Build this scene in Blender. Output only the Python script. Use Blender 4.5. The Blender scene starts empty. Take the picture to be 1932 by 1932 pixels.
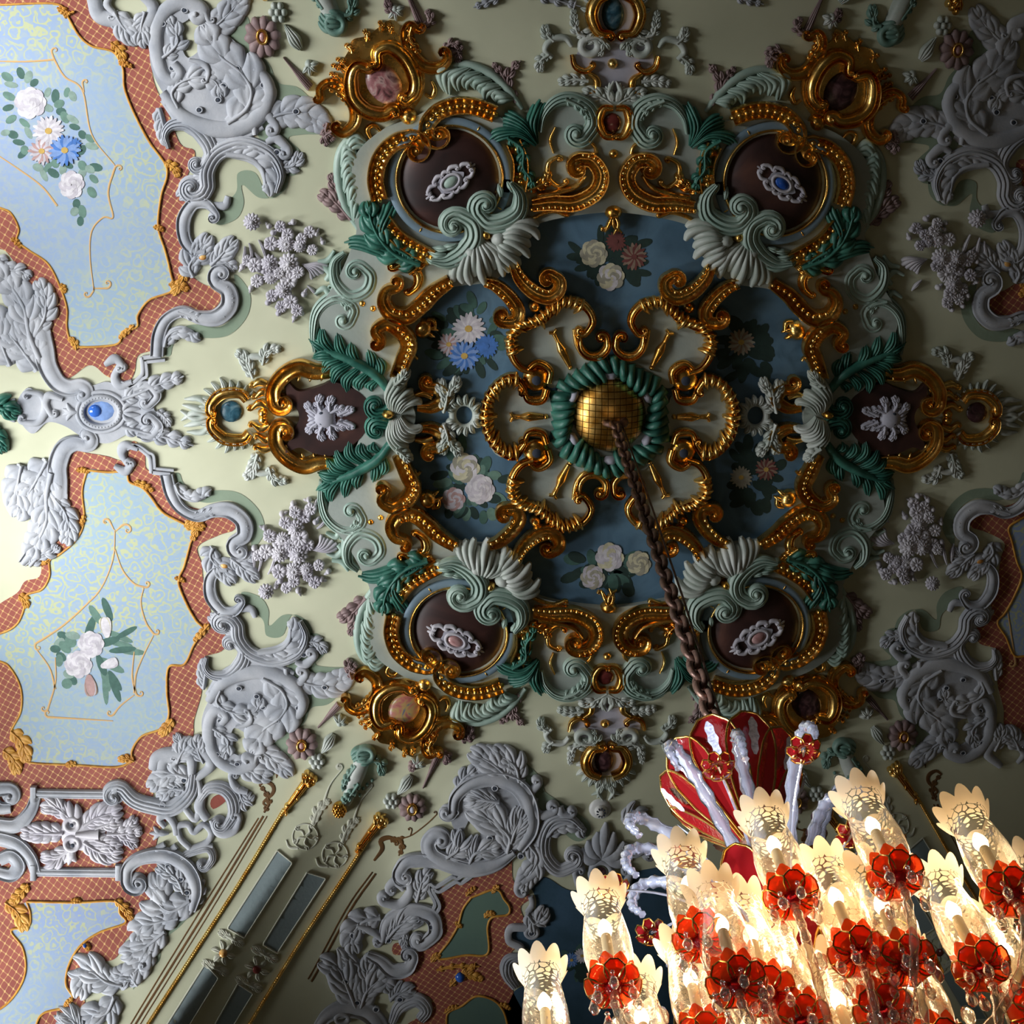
import bpy, math, random
import numpy as np
from mathutils import Vector, Matrix
from mathutils.geometry import delaunay_2d_cdt

# ------------------------------------------------------------------ camera, light, exposure
SC = bpy.context.scene
COL = SC.collection
FPX = 3200.0                      # focal length in pixels of the 1932 frame
CAMZ = 1.6
HC = 9.0                          # ceiling crown above the eye
UN = 0.00297                      # one relief unit (about a photo pixel on the ceiling) in metres
ZEN = (845.0, -150.0)             # where the zenith falls
def _n(v):
    v = np.array(v, float); return v/np.linalg.norm(v)
ZW = _n([(ZEN[0]-966)/FPX, (966-ZEN[1])/FPX, -1.0])
_d = np.array([0, -1.0, 0]); YW = _n(_d-_d.dot(ZW)*ZW); XW = np.cross(YW, ZW)
RW = np.array([XW, YW, ZW])       # camera space -> world
cam = bpy.data.cameras.new('camera'); camo = bpy.data.objects.new('camera', cam); COL.objects.link(camo)
camo.matrix_world = Matrix([[*RW[0], 0], [*RW[1], 0], [*RW[2], CAMZ], [0, 0, 0, 1]])
cam.sensor_width = 36; cam.sensor_fit = 'HORIZONTAL'; cam.lens = 36*FPX/1932; cam.clip_start = 0.1; cam.clip_end = 100
SC.camera = camo
SC.view_settings.view_transform = 'Standard'; SC.view_settings.look = 'None'
SC.view_settings.gamma = 1; SC.view_settings.exposure = 0.0
world = bpy.data.worlds.new('room_ambience'); SC.world = world; world.use_nodes = True
world.node_tree.nodes['Background'].inputs[0].default_value = (0.85, 0.72, 0.48, 1)
world.node_tree.nodes['Background'].inputs[1].default_value = 0.02
def area(name, loc, look, sx, sy, power, color):
    l = bpy.data.lights.new(name, 'AREA'); l.shape = 'RECTANGLE'; l.size = sx; l.size_y = sy; l.energy = power; l.color = color
    o = bpy.data.objects.new(name, l); COL.objects.link(o); o.location = loc
    o.rotation_euler = (Vector(look)-Vector(loc)).to_track_quat('-Z', 'Y').to_euler(); return o
for i, y in enumerate((0.3, 3.2, 6.1)):
    wl = area('window_daylight', (-4.1, y, 8.6), (-1.9, y*0.8+0.6, 10.6), 1.1, 1.9, 34, (0.96, 0.98, 1.0)); wl.data.spread = math.radians(66)
lw_ = area('chandelier_fill', (-4.6, 2.2, 5.2), (1.0, 2.7, 6.3), 1.0, 2.0, 52, (0.86, 0.93, 1.0)); lw_.data.spread = math.radians(30)  # added cool fill lamp aimed at the chandelier to brighten crystal and ruby glass
area('side_window_daylight', (-2.8, -3.5, 6.8), (-0.8, 2.5, 10.6), 1.4, 2.4, 9, (0.95, 0.97, 1.0))
area('warm_fill', (5.5, 5.5, 4.5), (0.5, 3, 10.6), 2.0, 2.0, 2, (1.0, 0.76, 0.45))  # added weak warm fill from the lower right, warms gold and shadows

# ------------------------------------------------------------------ picture -> vault mapping
def homog(src, dst):
    A = []
    for (x, y), (u, v) in zip(src, dst):
        A.append([x, y, 1, 0, 0, 0, -u*x, -u*y, -u]); A.append([0, 0, 0, x, y, 1, -v*x, -v*y, -v])
    return np.linalg.svd(np.array(A, float))[2][-1].reshape(3, 3)
CX, CY = 1155.0, 784.0
HM = homog([(712, 150), (1598, 150), (712, 1418), (1598, 1418)], [(712, 150), (1597, 165), (752, 1340), (1530, 1330)])
HI = np.linalg.inv(HM)
def aph(M, P):
    P = np.asarray(P, float); q = np.c_[P, np.ones(len(P))] @ M.T; return q[:, :2]/q[:, 2:3]
def mirror(P, mx, my):            # the vault repeats about both of its axes
    if not (mx or my): return np.asarray(P, float)
    q = aph(HI, P)
    if mx: q[:, 0] = 2*CX-q[:, 0]
    if my: q[:, 1] = 2*CY-q[:, 1]
    return aph(HM, q)
def drop(P):                      # groin vault: how far the ceiling hangs below its crown, metres
    q = aph(HI, P); u = np.abs(q[:, 0]-CX)*1.43; v = np.abs(q[:, 1]-CY)
    t = np.maximum(0, np.minimum(u, v)-640.0)
    return 0.0009*t*t/(1+t*0.0014)*UN
def rays(P):
    P = np.asarray(P, float)
    r = np.c_[(P[:, 0]-966)/FPX, (966-P[:, 1])/FPX, -np.ones(len(P))]
    return r @ RW.T
def W3(P, lift=0.0, base=0.0):    # picture point + relief -> world
    P = np.asarray(P, float); lift = np.broadcast_to(np.asarray(lift, float), (len(P),))
    r = rays(P); h = HC-drop(P)-base*UN
    X = r*(h/r[:, 2])[:, None]
    X[:, 2] += CAMZ-(lift-base)*UN
    return X
REG = dict(A=(0, 0, 700), B=(600, 0, 600), C=(1150, 0, 782), D=(0, 600, 700), E=(570, 500, 600), F=(1150, 500, 782),
           G=(0, 1232, 700), H=(500, 1000, 600), J=(600, 1400, 600), K=(900, 550, 550), L=(1500, 1000, 432),
           M=(1000, 1000, 500), N=(1220, 1320, 400), X=(0, 0, 1932))
def S(reg, s):
    ox, oy, w = REG[reg]; k = w/1932.0
    v = [float(t) for t in s.replace(',', ' ').split()]
    return [(ox+v[i]*k, oy+v[i+1]*k) for i in range(0, len(v), 2)]

# ------------------------------------------------------------------ materials
def lin(c): return tuple((x/255/12.92 if x/255 <= .04045 else ((x/255+.055)/1.055)**2.4) for x in c)+(1,)
def newmat(name):
    m = bpy.data.materials.new(name); m.use_nodes = True; nt = m.node_tree
    return m, nt, nt.nodes['Principled BSDF']
def coords(nt, scale=1.0):
    g = nt.nodes.new('ShaderNodeNewGeometry'); mp = nt.nodes.new('ShaderNodeMapping'); mp.inputs['Scale'].default_value = (scale,)*3
    nt.links.new(g.outputs['Position'], mp.inputs[0]); return mp.outputs[0]
def noise(nt, vec, scale, detail=3, rough=.55):
    n = nt.nodes.new('ShaderNodeTexNoise'); n.inputs['Scale'].default_value = scale; n.inputs['Detail'].default_value = detail
    n.inputs['Roughness'].default_value = rough; nt.links.new(vec, n.inputs['Vector']); return n.outputs['Fac']
def ramp(nt, fac, stops):
    r = nt.nodes.new('ShaderNodeValToRGB'); nt.links.new(fac, r.inputs[0])
    while len(r.color_ramp.elements) < len(stops): r.color_ramp.elements.new(.5)
    for e, (p, c) in zip(r.color_ramp.elements, stops): e.position = p; e.color = c
    return r.outputs[0]
def mixc(nt, fac, a, b):
    m = nt.nodes.new('ShaderNodeMix'); m.data_type = 'RGBA'
    for sock, v in ((0, fac), (6, a), (7, b)):
        if hasattr(v, 'is_output'): nt.links.new(v, m.inputs[sock])
        else: m.inputs[sock].default_value = v
    return m.outputs[2]
def bump(nt, bs, h, s, d=0.01):
    b = nt.nodes.new('ShaderNodeBump'); b.inputs['Strength'].default_value = s; b.inputs['Distance'].default_value = d
    nt.links.new(h, b.inputs['Height']); nt.links.new(b.outputs[0], bs.inputs['Normal'])
MT = {}
def stucco(name, c1, c2=None, rough=.7, sc=3.0, bs=.25, metal=0.0):
    m, nt, p = newmat(name); v = coords(nt)
    c2 = c2 or tuple(int(x*.86) for x in c1)
    f = noise(nt, v, sc, 5)
    nt.links.new(ramp(nt, f, [(.35, lin(c2)), (.65, lin(c1))]), p.inputs['Base Color'])
    p.inputs['Roughness'].default_value = rough; p.inputs['Metallic'].default_value = metal
    bump(nt, p, noise(nt, v, sc*14, 3), bs, .004); MT[name] = m; return m
stucco('plaster', (206, 207, 178), (190, 192, 164), .8, 1.2, .15)
stucco('greygrisaille', (184, 186, 191), (154, 158, 166), .75, 6)
stucco('greyshade', (128, 138, 150), (112, 126, 134), .8, 6)
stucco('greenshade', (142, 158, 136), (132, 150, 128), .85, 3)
stucco('eyehole', (52, 60, 74), (40, 46, 60), .7, 6)
stucco('whitestucco', (206, 203, 208), (176, 172, 182), .6, 8)
stucco('sage', (172, 192, 180), (142, 166, 154), .45, 5)
stucco('palesage', (200, 204, 198), (166, 176, 166), .45, 5)
stucco('teal', (72, 132, 115), (30, 84, 72), .4, 9)
stucco('paleteal', (134, 162, 150), (92, 128, 116), .5, 9)
stucco('silverleaf', (214, 216, 232), (150, 150, 176), .3, 90)
stucco('mauve', (156, 134, 132), (124, 102, 102), .6, 6)
stucco('plate', (172, 180, 172), (150, 160, 152), .6, 3)
stucco('lilac', (188, 186, 198), (170, 170, 182), .6, 3)
stucco('blueband', (124, 146, 160), (106, 128, 142), .6, 5)
stucco('darkred', (150, 78, 62), (136, 66, 54), .8, 8)
stucco('ochre', (212, 158, 66), (180, 120, 40), .55, 18)
stucco('ochrethin', (206, 164, 104), (196, 160, 112), .7, 18)
stucco('brownpaint', (112, 76, 30), (88, 58, 24), .7, 12)
stucco('bandline', (150, 128, 96), (136, 116, 88), .8, 12)
stucco('greenfield', (96, 122, 108), (86, 112, 104), .8, 2)
stucco('bluepanel', (62, 92, 116), (44, 74, 92), .7, 4)
stucco('iron', (132, 100, 86), (84, 62, 54), .38, 30, .3, .7)
stucco('bandpanel', (136, 150, 152), (124, 140, 142), .8, 3)
stucco('mould', (190, 190, 172), (180, 182, 166), .7, 3)
stucco('whiteplastic', (215, 215, 212), (205, 205, 202), .4, 3, .02)
for k, c in dict(petalwhite=(222, 218, 222), petalpale=(204, 198, 206), petalcream=(214, 208, 176), petalblue=(72, 122, 196), petallblue=(128, 160, 214),
                 petalpink=(188, 154, 150), leafdark=(70, 106, 96), leafmid=(104, 138, 124), leafpale=(138, 162, 150), yolk=(206, 170, 88),
                 petalbrown=(150, 128, 110), creamdark=(170, 166, 148), reddark=(120, 66, 62), leafdeep=(34, 58, 52)).items():
    stucco(k, c, tuple(int(x*.88) for x in c), .75, 30, .05)
def gold(name, c1, c2, rough):
    m, nt, p = newmat(name); v = coords(nt)
    f = noise(nt, v, 9, 4)
    nt.links.new(ramp(nt, f, [(.36, lin(c2)), (.62, lin(c1))]), p.inputs['Base Color'])
    p.inputs['Metallic'].default_value = 1; 
    rr = nt.nodes.new('ShaderNodeMapRange'); rr.inputs[3].default_value = rough-.08; rr.inputs[4].default_value = rough+.12
    nt.links.new(noise(nt, v, 22, 3), rr.inputs[0]); nt.links.new(rr.outputs[0], p.inputs['Roughness'])
    bump(nt, p, noise(nt, v, 26, 3), .22, .006); MT[name] = m
gold('gold', (248, 206, 122), (218, 156, 66), .26)
gold('goldbright', (250, 214, 134), (222, 166, 78), .28)
# red ground crossed by a fine painted gold lattice
def lattice(name, base, base2, line, sc, dot):
    m, nt, p = newmat(name); v = coords(nt, 1)
    f = noise(nt, v, 5, 4); col = ramp(nt, f, [(.35, lin(base2)), (.65, lin(base))])
    x = nt.nodes.new('ShaderNodeSeparateXYZ'); nt.links.new(v, x.inputs[0])
    def M(op, a, b=None):
        n = nt.nodes.new('ShaderNodeMath'); n.operation = op
        for i, s_ in enumerate((a, b)):
            if s_ is None: continue
            if hasattr(s_, 'is_output'): nt.links.new(s_, n.inputs[i])
            else: n.inputs[i].default_value = s_
        return n.outputs[0]
    wob = M('MULTIPLY', M('SUBTRACT', noise(nt, v, 3, 2), .5), .05)
    lines = []
    for ang in (math.radians(33), math.radians(123)):
        d = M('ADD', M('ADD', M('MULTIPLY', x.outputs[0], math.cos(ang)*sc), M('MULTIPLY', x.outputs[1], math.sin(ang)*sc)), M('MULTIPLY', wob, sc))
        fr = M('ABSOLUTE', M('SUBTRACT', M('FRACT', d), .5)); lines.append(fr)
    thr = M('ADD', .035, M('MULTIPLY', noise(nt, v, 40, 2), .05))
    l = M('MAXIMUM', M('LESS_THAN', lines[0], thr), M('LESS_THAN', lines[1], thr))
    dt = M('LESS_THAN', M('ADD', M('POWER', lines[0], 2), M('POWER', lines[1], 2)), dot*dot)
    nt.links.new(mixc(nt, M('MAXIMUM', M('MULTIPLY', l, .42), M('MULTIPLY', dt, .9)), col, lin(line)), p.inputs['Base Color'])
    p.inputs['Roughness'].default_value = .75; MT[name] = m
lattice('redlattice', (160, 88, 74), (142, 74, 64), (222, 182, 118), 29, .15)
# blue ground with yellow-green damask curls
m, nt, p = newmat('damask'); v = coords(nt)
vor = nt.nodes.new('ShaderNodeTexVoronoi'); vor.inputs['Scale'].default_value = 15.0; vor.feature = 'F1'
nz = nt.nodes.new('ShaderNodeTexNoise'); nz.inputs['Scale'].default_value = 14; nt.links.new(v, nz.inputs['Vector'])
vm = nt.nodes.new('ShaderNodeVectorMath'); vm.operation = 'MULTIPLY_ADD'; vm.inputs[1].default_value = (.07, .07, .07)
nt.links.new(nz.outputs['Color'], vm.inputs[0]); nt.links.new(v, vm.inputs[2]); nt.links.new(vm.outputs[0], vor.inputs['Vector'])
mm = nt.nodes.new('ShaderNodeMath'); mm.operation = 'MULTIPLY'; mm.inputs[1].default_value = 17; nt.links.new(vor.outputs['Distance'], mm.inputs[0])
sn = nt.nodes.new('ShaderNodeMath'); sn.operation = 'SINE'; nt.links.new(mm.outputs[0], sn.inputs[0])
pat = ramp(nt, sn.outputs[0], [(.30, (0, 0, 0, 1)), (.75, (1, 1, 1, 1))])
big = ramp(nt, noise(nt, v, .9, 2), [(.36, (0.12,)*3+(1,)), (.60, (.95,)*3+(1,))])
mu = nt.nodes.new('ShaderNodeMath'); mu.operation = 'MULTIPLY'; nt.links.new(pat, mu.inputs[0]); nt.links.new(big, mu.inputs[1])
hz = ramp(nt, noise(nt, v, .5, 2), [(.35, lin((146, 164, 202))), (.65, lin((152, 176, 194)))])
fine = noise(nt, v, 30, 4); fr_ = ramp(nt, fine, [(.45, (0, 0, 0, 1)), (.6, (1, 1, 1, 1))])
mu2 = nt.nodes.new('ShaderNodeMath'); mu2.operation = 'MULTIPLY_ADD'; mu2.inputs[1].default_value = .25
nt.links.new(fr_, mu2.inputs[0]); nt.links.new(mu.outputs[0], mu2.inputs[2])
nt.links.new(mixc(nt, mu2.outputs[0], hz, lin((186, 192, 150))), p.inputs['Base Color'])
p.inputs['Roughness'].default_value = .75; MT['damask'] = m
def mottled(name, stops, sc, rough=.3, dist=1.5):
    m, nt, p = newmat(name); v = coords(nt)
    n = nt.nodes.new('ShaderNodeTexNoise'); n.inputs['Scale'].default_value = sc; n.inputs['Detail'].default_value = 5; n.inputs['Distortion'].default_value = dist
    nt.links.new(v, n.inputs['Vector'])
    nt.links.new(ramp(nt, n.outputs['Fac'], [(a, lin(c)) for a, c in stops]), p.inputs['Base Color'])
    p.inputs['Roughness'].default_value = rough; MT[name] = m
mottled('darkground', [(.3, (34, 18, 18)), (.55, (62, 36, 32)), (.75, (96, 60, 48))], 3, .5)
mottled('jasper', [(.3, (70, 44, 44)), (.45, (150, 98, 100)), (.55, (176, 146, 140)), (.7, (92, 60, 62))], 14)
mottled('jasperblue', [(.3, (24, 48, 60)), (.5, (52, 92, 108)), (.7, (110, 140, 150))], 16)
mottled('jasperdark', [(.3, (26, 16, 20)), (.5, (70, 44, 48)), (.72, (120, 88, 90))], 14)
mottled('jaspermulti', [(.34, (48, 76, 128)), (.46, (170, 146, 88)), (.56, (168, 104, 96)), (.7, (120, 66, 66))], 9)
mottled('gemred', [(.3, (70, 26, 26)), (.6, (120, 56, 52))], 10, .15)
mottled('gempink', [(.3, (150, 100, 98)), (.6, (200, 160, 158))], 10, .15)
mottled('gemblue', [(.3, (24, 70, 160)), (.6, (60, 110, 200))], 10, .12)
mottled('gemamber', [(.3, (170, 96, 30)), (.6, (226, 180, 110))], 20, .12)
mottled('bluecentre', [(.3, (66, 96, 118)), (.55, (92, 126, 150)), (.7, (62, 90, 108))], 2.2, .6)
# dome covering: gold cut by a fine grid
m, nt, p = newmat('goldgrid'); v = coords(nt)
p.inputs['Metallic'].default_value = 1; p.inputs['Roughness'].default_value = .34
gcol = ramp(nt, noise(nt, v, 16, 3), [(.35, lin((214, 150, 62))), (.65, lin((250, 206, 120)))])
bk = nt.nodes.new('ShaderNodeTexBrick'); bk.offset = 0; bk.inputs['Scale'].default_value = 30; bk.inputs['Mortar Size'].default_value = .06
bk.inputs['Brick Width'].default_value = 1; bk.inputs['Row Height'].default_value = 1; bk.inputs['Color1'].default_value = (1, 1, 1, 1); bk.inputs['Color2'].default_value = (1, 1, 1, 1); bk.inputs['Mortar'].default_value = (0, 0, 0, 1)
nt.links.new(v, bk.inputs['Vector']); nt.links.new(mixc(nt, bk.outputs['Color'], lin((92, 58, 20)), gcol), p.inputs['Base Color']); bump(nt, p, bk.outputs['Color'], 1.0, .012); MT['goldgrid'] = m

# ------------------------------------------------------------------ curve and relief helpers (relief units)
def crom(pts, step=3.2):
    P = np.array(pts, float)
    if len(P) == 2: P = np.array([P[0], (P[0]+P[1])/2, P[1]])
    Q = np.vstack([2*P[0]-P[1], P, 2*P[-1]-P[-2]]); out = []
    for i in range(1, len(Q)-2):
        d = np.linalg.norm(Q[i+1]-Q[i]); n = max(2, int(d/step))
        t = np.linspace(0, 1, n, endpoint=False)[:, None]
        out.append(.5*((2*Q[i])+(-Q[i-1]+Q[i+1])*t+(2*Q[i-1]-5*Q[i]+4*Q[i+1]-Q[i+2])*t*t+(-Q[i-1]+3*Q[i]-3*Q[i+1]+Q[i+2])*t**3))
    out.append(Q[-2][None]); return np.vstack(out)
def arcl(P):
    d = np.r_[0, np.cumsum(np.linalg.norm(np.diff(P, axis=0), axis=1))]; return d
def resamp(P, step):
    d = arcl(P); n = max(3, int(d[-1]/step)+1); s = np.linspace(0, d[-1], n)
    return np.c_[np.interp(s, d, P[:, 0]), np.interp(s, d, P[:, 1])]
def tang(P):
    t = np.gradient(P, axis=0); return t/np.maximum(1e-9, np.linalg.norm(t, axis=1))[:, None]
PROF = dict(
    round=[(-1, 0), (-.92, .45), (-.7, .78), (-.36, .96), (0, 1), (.36, .96), (.7, .78), (.92, .45), (1, 0)],
    flat=[(-1, 0), (-.95, .8), (-.8, 1), (0, 1), (.8, 1), (.95, .8), (1, 0)],
    vee=[(-1, 0), (-.88, .62), (-.55, 1), (-.2, .72), (0, .42), (.2, .72), (.55, 1), (.88, .62), (1, 0)],
    cove=[(-1, 0), (-1, .8), (-.92, 1), (-.78, 1), (-.7, .72), (-.45, .42), (0, .34), (.45, .42), (.7, .72), (.78, 1), (.92, 1), (1, .8), (1, 0)],
    ridge=[(-1, 0), (-.98, .5), (-.85, .62), (-.7, .55), (-.5, .8), (-.2, .98), (.1, 1), (.4, .86), (.6, .58), (.72, .5), (.8, .92), (.9, 1), (1, .7), (1, 0)],
    leaf=[(-1, 0), (-.93, .42), (-.74, .78), (-.46, .98), (-.22, .98), (0, .74), (.22, .98), (.46, .98), (.74, .78), (.93, .42), (1, 0)],
    flute=[(-1, 0), (-.9, .6), (-.74, .7), (-.62, .46), (-.44, .84), (-.26, .92), (-.12, .62), (.04, .96), (.24, 1), (.38, .66), (.5, .86), (.7, .8), (.8, .5), (.92, .5), (1, 0)])
class MB:
    def __init__(s): s.v = []; s.f = []; s.n = 0
    def add(s, V, F): s.v.append(np.asarray(V, float)); s.f.extend([tuple(i+s.n for i in f) for f in F]); s.n += len(V); return s
def grid(mb, V, nr, nc, caps=True):
    F = [(i*nc+j, (i+1)*nc+j, (i+1)*nc+j+1, i*nc+j+1) for i in range(nr-1) for j in range(nc-1)]
    if caps: F += [tuple(range(nc)), tuple(range(nr*nc-1, (nr-1)*nc-1, -1))]
    mb.add(V, F)
def sweep(mb, pts, w, h, prof='round', z0=0.0, step=3.2, raw=False):
    P = np.asarray(pts, float) if raw else resamp(crom(pts), step)
    n = len(P); t = tang(P); N = np.c_[-t[:, 1], t[:, 0]]
    s = np.linspace(0, 1, n); g = lambda a: np.interp(s, np.linspace(0, 1, len(a)), a) if hasattr(a, '__len__') else np.full(n, float(a))
    Wd, Hh, Z = g(w), g(h), g(z0); pr = np.array(PROF[prof])
    XY = P[:, None, :]+N[:, None, :]*(pr[:, 0][None, :, None]*Wd[:, None, None])
    Zz = Z[:, None]+pr[:, 1][None]*Hh[:, None]
    grid(mb, np.concatenate([XY, Zz[..., None]], 2).reshape(-1, 3), n, len(pr)); return mb
def spiral(P, r, turns, side):
    """points that carry a line on into a closing volute"""
    p = P[-1]; t = P[-1]-P[-2]; t /= np.linalg.norm(t); nn = np.array([-t[1], t[0]])*side
    c = p+nn*r; a0 = math.atan2(*(p-c)[::-1]); k = max(6, int(turns*14))
    th = np.linspace(0, turns*2*math.pi, k)[1:]; rr = r*np.exp(-th*.28)
    return np.c_[c[0]+rr*np.cos(a0+side*th), c[1]+rr*np.sin(a0+side*th)]
def scroll(mb, pts, w, h, c0=None, c1=None, prof='cove', z0=0.0, step=3.0):
    """moulded band with a volute at either end; c = (radius, turns, side)"""
    P = crom(pts); n0 = n1 = 0
    body = arcl(P)[-1]; wl = list(w) if hasattr(w, '__len__') else [w, w]
    parts = [P]; ws = [np.interp(np.linspace(0, 1, len(P)), np.linspace(0, 1, len(wl)), wl)]; hs = [np.ones(len(P))]
    sps = {}
    if c1:
        sp = spiral(P, *c1); sps[-1] = (sp[max(0, len(sp)-3):].mean(0), c1[0]); parts.append(sp); e = np.linspace(0, 1, len(sp)); ws.append(ws[0][-1]*(1-.68*e)); hs.append(1+.3*e)
    if c0:
        sp = spiral(P[::-1], c0[0], c0[1], c0[2])[::-1]; sps[0] = (sp[:3].mean(0), c0[0]); parts.insert(0, sp); e = np.linspace(1, 0, len(sp)); ws.insert(0, ws[0][0]*(1-.68*e)); hs.insert(0, 1+.3*e)
    Q = np.vstack(parts); Wd = np.concatenate(ws); Hs = np.concatenate(hs)
    d = arcl(Q); n = max(4, int(d[-1]/step)); s = np.linspace(0, d[-1], n)
    R = np.c_[np.interp(s, d, Q[:, 0]), np.interp(s, d, Q[:, 1])]; Wi = np.interp(s, d, Wd); Hi = np.interp(s, d, Hs)*h
    sweep(mb, R, list(Wi), list(Hi), prof, z0, raw=True)
    for end, c in ((0, c0), (-1, c1)):
        if c:
            dome(mb, R[end], Wi[end]*1.5, Wi[end]*1.5, h*1.55, z0)
            k = sps[end]
            if prof != 'flat': dome(mb, k[0], k[1]*.9, k[1]*.9, h*.62, z0, seg=18, rings=4)
    return mb
def dome(mb, c, rx, ry, h, z0=0, ang=0, seg=12, rings=4):
    V = []; ca, sa = math.cos(ang), math.sin(ang)
    for i in range(rings):
        a = i/rings*math.pi/2
        for j in range(seg):
            b = 2*math.pi*j/seg; x, y = rx*math.cos(a)*math.cos(b), ry*math.cos(a)*math.sin(b)
            V.append((c[0]+x*ca-y*sa, c[1]+x*sa+y*ca, z0+h*math.sin(a)))
    V.append((c[0], c[1], z0+h))
    F = [(i*seg+j, i*seg+(j+1) % seg, (i+1)*seg+(j+1) % seg, (i+1)*seg+j) for i in range(rings-1) for j in range(seg)]
    F += [((rings-1)*seg+j, (rings-1)*seg+(j+1) % seg, rings*seg) for j in range(seg)]
    F += [tuple(range(seg-1, -1, -1))]
    mb.add(V, F); return mb
def beads(mb, pts, r, gap, h, z0=0, el=1.0):
    P = resamp(crom(pts), gap); t = tang(P)
    for p, q in zip(P, t): dome(mb, p, r, r*el, h, z0, math.atan2(q[1], q[0]), 8, 3)
    return mb
def lobe(mb, p0, a, L, bend, w, h, z0=0.0, prof='leaf', hook=0.0):
    n = max(6, int(L/3.0)); s = np.linspace(0, 1, n); aa = a+bend*s+hook*np.maximum(0, s-.6)**2*6
    st = L/(n-1); P = np.c_[p0[0]+np.r_[0, np.cumsum(np.cos(aa[:-1])*st)], p0[1]+np.r_[0, np.cumsum(np.sin(aa[:-1])*st)]]
    e = np.clip(np.minimum(.40+1.1*s, 1)*np.clip((1.03-s)/.55, 0, 1)**.62, .07, 1)
    sweep(mb, P, list(w*e), list(h*(.55+.65*np.sin(np.pi*np.clip(s*1.05, 0, 1)))), prof, list(np.full(n, float(z0))*(1-.3*s)), raw=True)
    return P[-1]
def acanthus(mb, pts, W, n, sides=(1, -1), h=10, z0=0.0, ang=52, bend=-50, under=True, stem=3.0, env=None, fat=1.0):
    P = crom(pts); d = arcl(P); T = tang(P); Lt = d[-1]
    n = max(3, int(round(n*.78))) if n > 4 else n; fat *= 1.18
    if under:
        k = 14; s_ = np.linspace(0, 1, k); ww = [max(1.5, W*.42*math.sin(math.pi*min(1, .12+.88*x))**.8) for x in s_]
        off = 0 if len(sides) == 2 else sides[0]*W*.2
        Q = resamp(P, 4); tt = tang(Q); Q2 = Q+np.c_[-tt[:, 1], tt[:, 0]]*off*np.sin(np.linspace(0.2, math.pi, len(Q)))[:, None]
        sweep(mb, Q2, ww, [h*.45], 'round', z0, raw=True)
    for i in range(n):
        t = (i+.35)/n; e = (env(t) if env else math.sin(math.pi*(.18+.72*t))**.75)
        x = np.interp(t*Lt*.94, d, P[:, 0]); y = np.interp(t*Lt*.94, d, P[:, 1])
        tx = np.interp(t*Lt, d, T[:, 0]); ty = np.interp(t*Lt, d, T[:, 1]); a = math.atan2(ty, tx)
        for sd in sides:
            lobe(mb, (x, y), a+sd*math.radians(ang*(1-.35*t)), W*e*1.18, math.radians(bend)*sd*(.7+.5*t), min(Lt/n*.62, W*.34)*fat*(.75+.35*e), h*(.75+.25*((i*7) % 3)/2), z0, hook=-sd*.25)
    e = P[-1]; lobe(mb, P[int(len(P)*.86)], math.atan2(T[-1, 1], T[-1, 0]), W*.34, .1, Lt/n*.4, h*.8, z0)
    sweep(mb, P, [stem*1.3, stem, stem*.5], [h*1.15, h, h*.6], 'round', z0)
    return mb
def flutes(mb, A, B_, n, h, z0=0.0, crown=.5, scal=.10, over=1.32, seed=0):
    """fluted leaf: ridges drawn between two guide lines that share their root"""
    a = crom(A, 2.0); b = crom(B_, 2.0); k = max(8, int(max(arcl(a)[-1], arcl(b)[-1])/3.4)); r_ = random.Random(seed+n)
    def rs(P):
        d = arcl(P); s = np.linspace(0, d[-1], k); return np.c_[np.interp(s, d, P[:, 0]), np.interp(s, d, P[:, 1])]
    a, b = rs(a), rs(b); gap = np.linalg.norm(a-b, axis=1)/n*.5*over
    for i in range(n):
        t = (i+.5)/n; m = k-int(k*(scal*(.2+r_.random())+.10*abs(2*t-1)**2)); s = np.linspace(0, 1, m)
        P = (a*(1-t)+b*t)[:m]; w = np.maximum(gap[:m], .9)*np.sqrt(np.clip((1.03-s)/.16, 0, 1))
        z = z0+h*crown*math.sin(math.pi*t)*np.sin(np.pi*np.clip(s*.9+.1, 0, 1)); hh = h*(.55+.5*np.sin(np.pi*np.clip(s*1.02, 0, 1)))
        sweep(mb, P, list(w), list(hh), 'round', list(z*.6), raw=True)
    return mb
def fan(mb, base, tips, w, h, z0=0.0, curve=.22, w0=.45):
    b = np.array(base, float); n = len(tips)
    for i, tp in enumerate(tips):
        tp = np.array(tp, float); d = tp-b; nn = np.array([-d[1], d[0]]); c = curve*(i/(n-1)-.5)*2 if n > 1 else 0
        sweep(mb, [b, b+d*.5+nn*c, tp], [w*w0, w*.8, w, w*.85, w*.25], [h*.6, h*1.05, h*1.1, h*.8, h*.35], 'round', z0)
    return mb
def flower(mb, c, r, n, h, z0=0, ph=0.0, layers=1, pf='round', wk=1.0):
    for k in range(layers):
        rr = r*(1-.36*k)
        for i in range(n):
            a = ph+2*math.pi*(i+.5*(k % 2))/n
            p = (c[0]+rr*.12*math.cos(a), c[1]+rr*.12*math.sin(a)); ww = rr*math.sin(math.pi/n)*.92*wk
            q = np.array([[p[0]+math.cos(a)*rr*s_, p[1]+math.sin(a)*rr*s_] for s_ in (0, .25, .5, .7, .88)])
            sweep(mb, q, [ww*.35, ww*.8, ww, ww*.92, ww*.3], [h*.6, h*.9, h, h*.95, h*.6], pf, z0+k*h*.55, raw=True)
    dome(mb, c, r*.24, r*.24, h*.9, z0+(layers)*h*.5, seg=8, rings=3); return mb
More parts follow.
